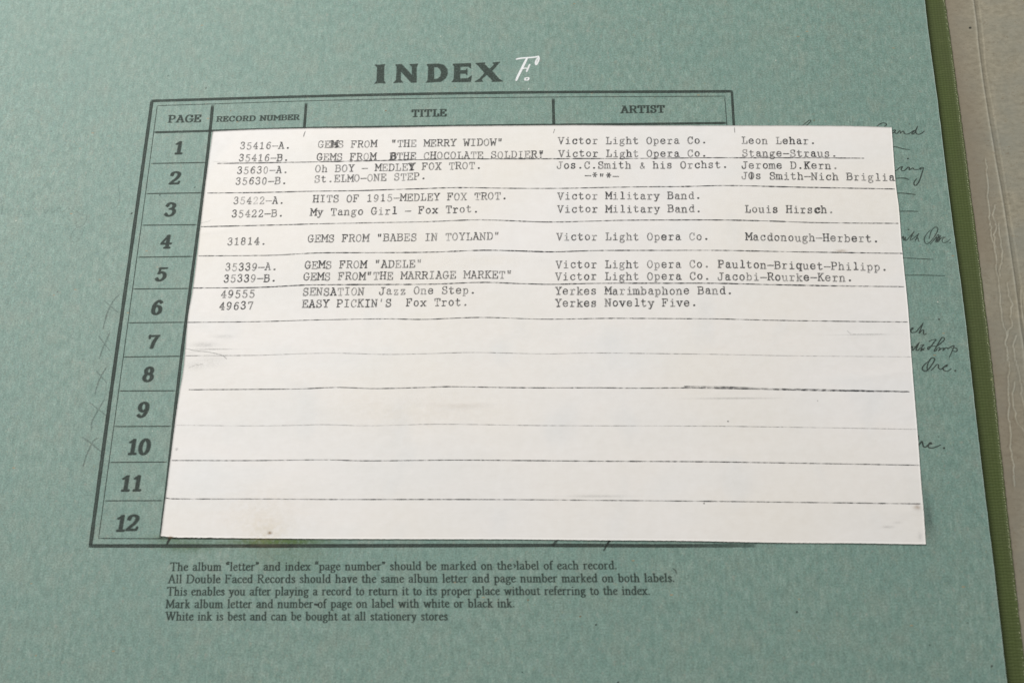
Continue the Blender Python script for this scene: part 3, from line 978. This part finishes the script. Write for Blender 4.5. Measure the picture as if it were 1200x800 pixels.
# handwriting and pencil
def pen(name, groups, org, k, mat=M_PEN, r=.000135, dens=.90, surf=page_z, parent=page, cell=.00008, lift=.000035, label=None, smooth=True, taper=.35):
    st = []
    for g_ in groups:
        px = [(org[0] + a / k, org[1] + b / k) for a, b in g_]
        P = atxy(px)
        if len(P) == 1:
            st.append(('s', P, np.array([r * 1.5]), 1., 0.)); continue
        if smooth:
            P = crom(P, 7)
        t = np.linspace(0, 1, len(P))
        dirv = np.gradient(P, axis=0) + 1e-12
        down = np.clip(np.abs(dirv[:, 1]) / np.hypot(*dirv.T), 0, 1)
        R_ = r * (.75 + .35 * down) * (1 - taper * np.abs(2 * t - 1) ** 4)
        st.append(('s', P, R_, dens, 0.))
    return ink_part(name, st, mat, parent, surf, lift, cell, label=label)


k = 13.333
pen("handwriting", [[(195, 350), (215, 352), (235, 338), (256, 310), (240, 300), (214, 318)], [(250, 315), (248, 338), (262, 353), (290, 350), (318, 315), (332, 322), (332, 352)],
                    [(332, 352), (352, 335), (375, 318), (390, 330), (396, 352), (435, 368), (490, 346), (540, 312), (575, 318), (560, 345), (525, 366), (515, 352), (545, 325), (580, 290), (604, 245)],
                    [(604, 245), (585, 285), (575, 330), (592, 362), (630, 368), (668, 350), (708, 318)],
                    [(-30, 245), (5, 215), (60, 192), (105, 200), (115, 225), (90, 245)]], (1030, 130), k)
pen("handwriting", [[(150, 150), (190, 118), (225, 92), (240, 95), (225, 118), (185, 150)], [(676, 138), (684, 137)]], (920, 130), 8, r=.00010)
pen("handwriting", [[(120, 408), (150, 390), (190, 356), (232, 340), (222, 362), (212, 385), (238, 406), (275, 392), (322, 350), (342, 356), (340, 390), (392, 360), (412, 380), (450, 386), (500, 380), (545, 372)],
                    [(520, 385), (505, 372), (530, 352), (565, 355)], [(565, 355), (545, 420), (520, 500), (490, 575), (450, 628), (420, 628), (413, 590), (432, 555), (456, 528)],
                    [(318, 213)]], (1040, 170), k)
pen("pen_dash", [[(215, 563), (270, 567), (330, 582), (400, 600), (485, 605)]], (1030, 130), k, r=.00013)
pen("pen_dash", [[(125, 524), (200, 518), (270, 520), (333, 541)]], (1040, 170), k, r=.00015)
pen("pen_dash", [[(145, 755), (220, 752), (310, 760), (435, 776)]], (1040, 170), k, r=.00015)
pen("pen_dash", [[(100, 236), (250, 234), (411, 238)]], (1045, 230), k, r=.00014)
pen("pen_dash", [[(905, 289), (980, 292), (1055, 296)]], (830, 230), 4, r=.00012, dens=.8)
pen("pen_dash", [[(912, 370), (1010, 370), (1108, 373)]], (830, 230), 4, r=.00012, dens=.8)
pen("handwriting", [[(262, 520)], [(135, 640), (165, 660), (170, 632), (185, 632), (188, 690), (215, 640), (212, 690), (240, 680), (290, 620), (352, 548)], [(352, 548), (310, 620), (285, 695)],
                    [(275, 632), (345, 622)], [(300, 690), (360, 640), (424, 582)], [(424, 582), (395, 635), (368, 692), (398, 650), (410, 660), (415, 700), (438, 706)],
                    [(600, 530), (545, 590), (508, 660), (520, 725), (555, 742), (610, 705), (680, 610), (720, 525), (705, 486), (660, 492), (610, 560), (590, 640), (580, 665)],
                    [(600, 750), (660, 680), (720, 602), (735, 612), (700, 680), (680, 710), (740, 640), (760, 622), (740, 680), (720, 716), (780, 650), (830, 640), (800, 660), (785, 700), (815, 726), (865, 712), (916, 664)],
                    [(655, 695), (700, 640), (690, 700), (735, 625), (700, 720), (752, 640)], [(912, 725)]], (1045, 230), k, r=.000105, dens=.8)
k4 = 10.667
pen("handwriting", [[(165, 190), (200, 172), (215, 155), (200, 152), (184, 180), (195, 208), (225, 208), (255, 195), (300, 140), (338, 92)], [(338, 92), (310, 160), (290, 216), (322, 182), (345, 180), (342, 215), (355, 234), (380, 222)],
                    [(536, 44)]], (1050, 370), k4, r=.00013)
pen("handwriting", [[(180, 400), (205, 382), (204, 430), (225, 415), (262, 365), (294, 330)], [(294, 330), (262, 390), (250, 430), (280, 425), (305, 395)], [(228, 386), (275, 380)],
                    [(300, 372), (345, 362), (318, 400), (350, 432)], [(356, 402), (310, 438), (322, 400)],
                    [(410, 322), (450, 302), (498, 297), (470, 335), (430, 390), (402, 422), (398, 396), (440, 382), (520, 375)],
                    [(604, 276), (575, 272), (530, 340), (490, 410), (478, 442), (505, 430), (512, 408)], [(604, 276), (600, 305), (550, 350), (500, 385)],
                    [(505, 412), (540, 395), (548, 412), (530, 436), (565, 410), (602, 403), (585, 432), (625, 400), (645, 405), (650, 412), (690, 385), (725, 374), (705, 430), (665, 520)],
                    [(695, 405), (745, 402), (765, 428), (745, 448), (712, 436)]], (1050, 370), k4, r=.00013)
pen("handwriting", [[(400, 570), (345, 620), (328, 665), (365, 692), (415, 655), (470, 575), (482, 535), (445, 528), (410, 570), (388, 640), (400, 685)],
                    [(440, 680), (480, 640), (512, 608), (530, 615), (530, 650), (560, 668), (598, 640), (638, 612), (632, 632), (600, 640), (590, 672), (635, 692), (692, 662)], [(740, 685)]], (1050, 370), k4, r=.00014)
pen("handwriting", [[(215, 300), (240, 262), (270, 226), (280, 250), (292, 300), (320, 318), (355, 295), (400, 244), (420, 264), (390, 268), (365, 300), (395, 327), (445, 328), (510, 305), (562, 282)], [(617, 330)],
                    [(216, 145), (220, 190)]], (1060, 500), k, r=.00016)
# ends of covered writing along the lower edge of the slip
pen("handwriting", [[(108, 225), (90, 260), (62, 296)], [(88, 245), (60, 280), (50, 295)]], (640, 600), 7.5, r=.00011, dens=.8)
pen("handwriting", [[(572, 235), (540, 280), (505, 336)], [(560, 235), (528, 290), (512, 330)]], (640, 600), 7.5, r=.00014, dens=.9)
pen("handwriting", [[(480, 392), (472, 410), (463, 427)], [(482, 396), (474, 408)]], (80, 530), 4, r=.00026, dens=1.)
pen("handwriting", [[(556, 396), (566, 404)], [(640, 398), (672, 400)]], (80, 530), 4, r=.00016, dens=.8)
pen("handwriting", [[(752, 262), (766, 272), (772, 288)]], (600, 600), 4, r=.00011, dens=.6)
pen("comma_mark", [[(932, 96), (940, 102), (936, 112)]], (400, 640), 4.615, r=.00014, dens=.9)
pen("ink_blot", [[(872, 312), (888, 314)]], (180, 640), 4.615, r=.00042, dens=1.)

for g_ in ([[(250, 50), (312, 103)], [(320, 20), (292, 50), (262, 110), (243, 180)]], [[(222, 215), (275, 283)], [(275, 198), (245, 265), (225, 320)]],
           [[(213, 380), (260, 433)], [(258, 362), (235, 400), (215, 450), (205, 490)]], [[(180, 525), (255, 585)], [(250, 510), (215, 570), (190, 620), (190, 652)]],
           [[(145, 687), (185, 715), (235, 757)], [(222, 690), (195, 710), (165, 775), (150, 825)]]):
    pen("pencil_cross", g_, (60, 340), 4, M_PENCIL, .00018, .36, cell=.0001)
pen("pencil_writing", [[(0, 150), (15, 142), (5, 205)], [(80, 200), (105, 180), (115, 205), (140, 205)], [(185, 195), (202, 172), (212, 198), (240, 168), (245, 196), (280, 172), (285, 196), (320, 178), (350, 196), (385, 163)],
                       [(385, 163), (362, 192), (385, 206), (405, 212), (400, 240), (380, 262), (358, 258), (362, 236), (400, 225)], [(398, 262), (372, 318), (346, 336), (330, 310), (350, 275), (370, 258)], [(490, 206), (508, 202)],
                       [(560, 40), (556, 80), (562, 130), (545, 170), (520, 180)]],
    (0, 200), 4, M_PENCIL, .00013, .19, cell=.0001)
# white F. beside the heading
k = 16
pen("white_letter", [[(242, 236), (330, 218), (450, 208), (560, 200), (655, 184)], [(440, 222), (400, 300), (330, 440), (270, 560), (240, 630)]], (590, 55), k, M_WHITE, .00031, 1., cell=.00007, taper=.25, smooth=True)
pen("white_letter", [[(655, 182), (664, 215), (655, 265), (618, 335), (604, 318), (610, 270), (640, 215)], [(372, 412), (400, 404), (438, 408)], [(492, 338), (470, 385), (436, 462)],
                     [(405, 590), (470, 584), (462, 622), (408, 625), (405, 595)]], (590, 55), k, M_WHITE, .00023, .95, cell=.00007, taper=.1, lift=.00004, smooth=True)
pen("white_speck", [[(989, 233)]], (430, 60), K, M_WHITE, .00010, .8)
# individually placed specks
for (px, py, rr, mt) in ((241.5, 103.3, .00024, M_PEN), (197, 89, .0002, M_PEN), (154.3, 250, .0003, M_PEN), (199, 219.2, .0001, M_PEN), (228.4, 219.5, .00022, M_PEN), (187.4, 228.5, .00022, M_PEN),
                         (270.5, 130, .0002, M_RUST), (452.3, 130, .00024, M_RUST), (619, 702.5, .0002, M_RUST), (680, 722, .00022, M_RUST), (698.5, 731.5, .00026, M_PEN), (612, 787, .00018, M_PEN), (724.5, 799, .0003, M_PEN),
                         (934, 716.5, .0003, M_PEN), (1134, 729.5, .0002, M_PEN), (1162.5, 780, .0003, M_PEN), (1089.5, 755.5, .0002, M_PEN), (1100.5, 374.2, .0002, M_PEN), (1064.4, 185.8, .0002, M_PEN), (1065.6, 145.4, .00015, M_PEN),
                         (767.5, 114.5, .00012, M_RUST), (195, 123, .00014, M_PEN), (954, 141.5, .0002, M_RUST), (767, 598, .0001, M_RUST)):
    rr *= .72
    c = atxy([(px - rr * 1500, py + rr * 900), (px + rr * 1500, py - rr * 1500)])
    ink_part("speck", [('s', c, np.array([rr, rr * .7]), .78, 0.)], mt, page, page_z, .00003, .00007)
# glue stains below the slip, and its shadow painted beside the lower right edge
g1 = at(325, 634); g2 = at(218, 640); g3 = at(205, 630.5)
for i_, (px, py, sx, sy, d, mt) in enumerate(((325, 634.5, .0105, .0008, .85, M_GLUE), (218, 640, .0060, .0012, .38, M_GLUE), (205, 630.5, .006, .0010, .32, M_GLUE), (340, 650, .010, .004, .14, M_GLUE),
                                               (1088, 612, .0013, .0038, .32, M_PENCIL), (1086, 590, .0010, .005, .2, M_PENCIL))):  # this pair is the slip's shadow, painted as dark colour on the card
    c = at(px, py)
    ink_part("glue_or_shadow_patch", [('g', (c[0], c[1], sx, sy), d)], mt, page, page_z, .000008 + .000001 * i_, .0002)

# ------------------------------------------------------------------ the typed slip
slip = thing("typed_slip", "white typewritten paper slip with ruled lines, pasted over the table on the green page", "paper slip")
left_px = crom([(249.2, 153.8), (244, 190), (238.8, 230), (227, 330), (220, 372), (215, 430), (207, 480), (195.8, 568), (188.2, 627.6)], 8)
right_px = crom([(1044.8, 149.2), (1047, 180), (1049.6, 215), (1053.5, 245), (1057, 290), (1064, 360), (1069, 430), (1075.5, 510), (1079.5, 565), (1082.5, 600), (1085, 637.3)], 8)
top_px = crom([(249.2, 153.8), (300, 151.6), (357, 150.4), (420, 149.8), (472, 149), (560, 147.6), (640, 146.8), (740, 146.8), (840, 147), (940, 147.2), (1000, 147.8), (1044.8, 149.2)], 8)
bot_px = crom([(188.2, 627.6), (205, 629), (240, 629.6), (300, 630.2), (380, 630.8), (480, 631.2), (600, 631.4), (700, 632.4), (800, 633.2), (900, 635.2), (1000, 636), (1050, 636.8), (1085, 637.3)], 8)


def rs(P, n):
    s = np.concatenate([[0], np.cumsum(np.hypot(*np.diff(P, axis=0).T))]); t = np.linspace(0, s[-1], n)
    return np.stack([np.interp(t, s, P[:, 0]), np.interp(t, s, P[:, 1])], 1)


SZ = SLIP_T + .00015
NU, NV = 420, 260
Lp = rs(atxy(left_px, SZ), NV); Rp = rs(atxy(right_px, SZ), NV); Tp = rs(atxy(top_px, SZ), NU); Bp = rs(atxy(bot_px, SZ), NU)
jit = (vnoise(np.arange(NU) * 1.7, np.zeros(NU) + 2) - .5) * .00010
Bp[2:-2, 1] += (jit * (.7 + 1.5 * np.exp(-((np.arange(NU) - 22) / 16.) ** 2)))[2:-2]
Tp[2:-2, 1] += ((vnoise(np.arange(NU) * .8, np.zeros(NU) + 7) - .5) * .00006)[2:-2]
Lp[2:-2, 0] += ((vnoise(np.arange(NV) * .9, np.zeros(NV) + 17) - .5) * .00005)[2:-2]
Rp[2:-2, 0] += ((vnoise(np.arange(NV) * 1.1, np.zeros(NV) + 27) - .5) * .00005)[2:-2]
U = np.linspace(0, 1, NU)[:, None, None]; W = np.linspace(0, 1, NV)[None, :, None]
C = (1 - U) * Lp[None] + U * Rp[None] + (1 - W) * Tp[:, None] + W * Bp[:, None] - ((1 - U) * (1 - W) * Tp[0] + U * (1 - W) * Tp[-1] + (1 - U) * W * Bp[0] + U * W * Bp[-1])
sheet("paper_sheet", C[..., 0], C[..., 1], slip_z, SLIP_T, M_SLIP, slip)

rules = [
    ([(254, 191.6), (300, 191), (372, 190), (420, 188.8), (480, 187.6), (540, 186.6), (640, 186.2), (740, 185.6), (840, 185), (940, 185.2), (1013, 185.6)], 1.2, .85, .35),
    ([(242.5, 226.2), (300, 225.6), (372, 224.2), (420, 223.4), (480, 221.6), (540, 220.2), (600, 220.8), (660, 220.8), (740, 219), (800, 218.6), (860, 217.6), (940, 219.6), (1049, 221.6)], 1.25, .95, .55),
    ([(235, 265.6), (280, 264.6), (330, 263.4), (417, 261.4), (505, 259.8), (565, 257.8), (640, 260.2), (690, 259.4), (740, 258), (830, 257.8), (900, 259), (960, 261), (1053, 261.8)], 1.2, .95, .55),
    ([(232, 299.8), (315, 299), (372, 296.4), (430, 296), (505, 295.6), (565, 293.4), (605, 294), (650, 295.2), (710, 293.6), (830, 293.4), (930, 295), (1058, 297)], 1.3, .95, .60),
    ([(226, 337.4), (300, 336.6), (360, 333.8), (430, 333.2), (510, 333), (565, 331), (610, 332.4), (650, 333.2), (710, 332), (830, 332), (930, 334), (1060, 336)], 1.4, .95, .60),
    ([(219, 377.6), (300, 376.6), (380, 374.4), (450, 373.4), (500, 374.2), (565, 372), (640, 374), (720, 373), (830, 373.6), (920, 375.4), (1064, 377.2)], 1.0, .80, .40),
    ([(217, 416.6), (300, 416), (330, 415), (390, 413.4), (450, 415), (500, 414.4), (560, 413), (640, 414.6), (700, 413.6), (830, 415), (920, 416.6), (1068, 418)], .8, .42, .6),
    ([(221, 456.4), (300, 455.8), (350, 455.4), (395, 453.6), (440, 455), (500, 453.8), (530, 453), (620, 454.2), (700, 454.2), (750, 454.6), (800, 454.2), (860, 455), (940, 457), (1066, 459)], 1.15, .9, .40),
    ([(206, 498), (300, 498.6), (350, 498), (380, 497.2), (430, 498.6), (500, 497), (560, 497.2), (640, 498.4), (800, 498.8), (900, 499.8), (1075, 502.8)], .8, .40, .6),
    ([(201, 539.2), (300, 539.2), (380, 538.4), (430, 539.6), (530, 538.8), (600, 539.2), (700, 540), (800, 540.4), (900, 541.8), (1078, 544.8)], 1.1, .88, .50),
    ([(194, 583.2), (210, 584.2), (300, 584.2), (400, 584.8), (480, 584.8), (600, 585), (700, 585.8), (800, 586.6), (900, 587.8), (1080, 590)], 1.15, .80, .50),
]
for i, (pts, w, dn, br) in enumerate(rules):
    ribbon_part("ruled_line", pts, w + .35, M_RULE, slip, slip_z, .00002, ((-1, 0), (-.4, 1), (.4, 1), (1, 0)), min(1, dn * 1.08), step=.0003, broken=br * .72, zlev=SZ, wob=.35, seed=20 + i)
ribbon_part("ruled_line", [(801, 452.6), (860, 453.4), (900, 455), (960, 456.2), (1066, 458.6)], 1.4, M_RULE, slip, slip_z, .000024, ((-1, 0), (-.4, 1), (.4, 1), (1, 0)), 1., step=.0003, broken=.45, zlev=SZ, wob=.5, seed=55)
ribbon_part("ruled_line", [(818, 454.6), (850, 455.6), (880, 455.8)], 1.0, M_RULE, slip, slip_z, .000026, ((-1, 0), (0, 1), (1, 0)), .6, step=.0003, broken=.6, zlev=SZ, wob=.5, seed=56)
ribbon_part("ruled_line", [(249, 189.3), (300, 189.8), (345, 189.6)], .9, M_RULE, slip, slip_z, .000026, ((-1, 0), (0, 1), (1, 0)), .35, step=.0003, broken=.5, zlev=SZ, seed=57)

CAPH = .00208


def typed(text, p0, p1, dens=.8, over=None, faint=None, kf=None):
    """typewritten run: p0/p1 = centres of first and last character on the baseline (pixels)"""
    a, ux, uy, L = chord(p0, p1, slip_z)
    n = len(text)
    pitch = L / (n - 1)
    st = []
    wob = rng.normal(size=n) * .000035
    for i, ch in enumerate(text):
        if ch == ' ':
            continue
        wide = ch in "mwMW"
        up = (.000085 if ch.isupper() else 0) * 0
        gw = pitch * (.97 if wide else .89 if ch.isupper() else .82)
        if ch == '-':
            gw = pitch * 1.0
        h = hash_char(ch)
        dn = dens * (.74 + .46 * h + .14 * (rng.random() - .5))
        if faint and i in faint:
            dn *= faint[i]
        if over and i in over and over[i] == 'bold':
            dn = .95
        dy = wob[i] + (h - .5) * .00012
        ox = i * pitch - gw / 2 + (hash_char(ch + 'x') - .5) * .00012
        r = .000152 * (1 + .25 * (rng.random() - .5))
        if ch in "*":
            dy -= 0
        st += glyph(T[ch], gw / 100, CAPH / 100, ox, dy, (r, r), min(dn, 1.), 0)
        if over and i in over:
            if over[i] == 'bold':
                st += glyph(T[ch], gw / 100, CAPH / 100, ox + .00017, dy + .00006, (r * 1.1, r * 1.1), 1., 0)
                st += glyph(T[ch], gw / 100, CAPH / 100, ox - .00011, dy - .00004, (r, r), .95, 0)
            else:
                st += glyph(T[over[i]], gw / 100, CAPH / 100, ox + .00008, dy, (r * 1.25, r * 1.25), 1., 0)
    # uneven ribbon: density drifts over each line and between the two sides of a letter
    gx, gy, D = raster(st, .000085, .00013)
    nz = .62 + .62 * vnoise((gx[:, None] + a[0] * 3) * 2600 + 9, gy[None] * 3100 + a[1] * 9000 + 100)
    nz = nz * (.76 + .42 * vnoise((gx[:, None] + a[0] * 7) * 700, gy[None] * 620 + a[1] * 7000 + 50))
    D2 = np.clip(D * nz, 0, 1)
    mk = np.maximum.reduce([D[:-1, :-1], D[1:, :-1], D[:-1, 1:], D[1:, 1:]]) > .04
    ii, jj = np.nonzero(mk); ny = D.shape[1]
    q = np.stack([ii * ny + jj, (ii + 1) * ny + jj, (ii + 1) * ny + jj + 1, ii * ny + jj + 1], 1)
    u, inv = np.unique(q.ravel(), return_inverse=True)
    XY = a[None] + gx[u // ny][:, None] * ux[None] + gy[u % ny][:, None] * uy[None]
    V = np.column_stack([XY, slip_z(XY[:, 0], XY[:, 1]) + .00003])
    mesh_obj("typed_line", V, inv.reshape(-1, 4), M_TYPE, slip, D2.ravel()[u])


def hash_char(c):
    v = 0
    for k_ in c:
        v = (v * 131 + ord(k_) * 2654435761) % 4294967291
    return (v % 1000) / 1000.


typed("35416-A.", (284, 174.8), (337, 174.2), .72)
typed("35416-B.", (282.5, 189), (335, 188.6), .70)
typed("35630-A.", (280.5, 203.5), (334.3, 202.8), .78)
typed("35630-B.", (278.8, 216.2), (332.8, 215.6), .76)
typed("35422-A.", (276.3, 239.2), (329.8, 238.4), .70, faint={3: .4, 1: .9})
typed("35422-B.", (274.3, 254.6), (328.8, 253.6), .76)
typed("31814.", (269.3, 287), (308.5, 286.4), .68)
typed("35339-A.", (266.8, 317), (321.5, 316.2), .76)
typed("35339-B.", (265, 330.6), (320.3, 329.7), .80)
typed("49555", (261.8, 348.6), (295, 348.2), .86)
typed("49637", (260, 362.6), (293, 362), .88)
typed('GEMS FROM  "THE MERRY WIDOW"', (375.8, 173.2), (585.8, 170.6), .76, over={2: 'bold'})
typed('GEMS FROM  BTHE CHOCOLATE SOLDIER!', (374.3, 188), (633.8, 184.8), .74, over={11: 'bold', 33: '"'})
typed('Oh BOY - MEDLEY FOX TROT.', (372.5, 201.6), (560.8, 197.8), .76, over={14: 'bold'})
typed('St.ELMO-ONE STEP.', (371.5, 213.8), (496, 210.2), .70)
typed('HITS OF 1915-MEDLEY FOX TROT.', (370, 237), (591, 233.6), .74)
typed('My Tango Girl - Fox Trot.', (367, 252.6), (557.5, 248.8), .84)
typed('GEMS FROM "BABES IN TOYLAND"', (364, 283.8), (582, 280.8), .74)
typed('GEMS FROM "ADELE"', (360.5, 314.6), (491, 313), .76)
typed('GEMS FROM"THE MARRIAGE MARKET"', (359, 328.2), (596.5, 325.8), .76)
typed('SENSATION  Jazz One Step.', (358, 346), (553.8, 343.8), .74)
typed("EASY PICKIN'S  Fox Trot.", (357.3, 360.2), (545, 357.8), .82)
typed('Victor Light Opera Co.', (657.5, 168.8), (825, 168.1), .88)
typed('Victor Light Opera Co.', (658, 183.8), (825, 183.3), .86)
typed('Jos.C.Smith & his Orchst.', (655.8, 197.6), (849.5, 196.8), .84)
typed('-*^*-', (688.8, 209.5), (721.3, 210), 1.)
typed('Victor Military Band.', (657, 233.6), (818, 233), .84)
typed('Victor Military Band.', (656.8, 248.8), (818.5, 248.4), .86)
typed('Victor Light Opera Co.', (655.8, 281.4), (827.5, 281), .84)
typed('Victor Light Opera Co.', (655, 314), (828, 313.2), .86)
typed('Victor Light Opera Co.', (654.5, 327.8), (828.5, 327.3), .86)
typed('Yerkes Marimbaphone Band.', (654.3, 345), (855, 344.5), .84)
typed('Yerkes Novelty Five.', (654.3, 359.2), (813.3, 358.5), .84)
typed('Leon Lehar.', (872.5, 168.5), (952.5, 168.9), .86)
typed('Stange-Straus.', (873, 183.4), (977.5, 183.8), .84)
typed('Jerome D.Kern.', (872.5, 197.5), (978.8, 198), .84)
typed('JOs Smith-Nich Briglia', (872.5, 209.8), (1045.2, 211.8), .86, over={1: '|'})
typed('Louis Hirsch.', (876.3, 248.8), (973.8, 249.8), .84, over={10: 'bold'})
typed('Macdonough-Herbert.', (877.5, 281.4), (1026.3, 283.6), .84)
typed('Paulton-Briquet-Philipp.', (845, 313.4), (1036.3, 316.8), .84)
typed('Jacobi-Rourke-Kern.', (844.5, 327.8), (995.8, 329.4), .84)

# ticks, smudges and stains on the slip
for g_ in ([(358, 155), (356.8, 158), (356, 161)], [(650, 152.5), (648.6, 156.6)], [(860.6, 150.5), (861, 156)]):
    pen("tick_mark", [g_], (0, 0), 1, M_PEN, .00011, .6, slip_z, slip, lift=.00003)


def smudge(name, mat, blobs, cell=.0003):
    for i_, (px, py, sx, sy, d) in enumerate(blobs):
        ink_part(name, [('g', (*at(px, py, SZ)[:2], sx, sy), d)], mat, slip, slip_z, .000010 + .0000012 * i_, min(cell, sy / 3), th=.004)


smudge("smudge", M_PENCIL, [(240, 404, .0028, .0007, .16), (263, 394, .0024, .0005, .10), (232, 428, .0030, .0009, .09), (252, 423, .003, .0012, .06), (1041, 617, .0013, .0003, .16), (1052, 612, .0009, .0003, .10), (1078, 628, .0004, .0009, .16)])
smudge("smudge", M_PENCIL, [(860, 466.5, .008, .0002, .22), (700, 581, .006, .0003, .15), (1010, 392, .006, .00014, .20), (207, 526, .0003, .0003, .4), (250, 409, .005, .00015, .3)], .00012)
smudge("stain", M_RUST, [(316, 624, .0004, .0003, .85)], .0001)
smudge("stain", M_STAIN, [(304, 602, .012, .008, .07), (312, 622, .004, .0035, .13), (575, 305, .008, .0015, .05), (500, 483, .02, .003, .03), (450, 480, .02, .010, .03), (430, 330, .02, .006, .03)])
smudge("stain", M_RUST, [(535, 475, .006, .0006, .07), (986, 294, .0012, .0004, .30), (1075, 594, .0008, .0006, .3), (200, 629, .0006, .0003, .4)])
pen("crease_line", [[(217, 408.7), (230, 411.5), (245, 413), (260, 416.5), (266, 421)]], (0, 0), 1, M_PENCIL, .00011, .42, slip_z, slip)
pen("crease_line", [[(234, 262), (244, 260.2), (247, 258.6)]], (0, 0), 1, M_PENCIL, .0001, .25, slip_z, slip)
pen("crease_line", [[(222, 431), (230, 428), (238, 427)]], (0, 0), 1, M_PENCIL, .0002, .15, slip_z, slip)
pen("crease_line", [[(992.5, 387.5), (996, 391), (1003, 392), (1035, 392)]], (0, 0), 1, M_PENCIL, .0001, .22, slip_z, slip)
pen("speck", [[(853, 494)]], (0, 0), 1, M_PEN, .00010, .8, slip_z, slip)
pen("speck", [[(825, 590)]], (0, 0), 1, M_PEN, .00010, .8, slip_z, slip)
pen("speck", [[(958, 470)]], (0, 0), 1, M_PEN, .00006, .8, slip_z, slip)

print("tris", sum(len(o.data.polygons) * 2 for o in COL.objects if o.type == 'MESH'))
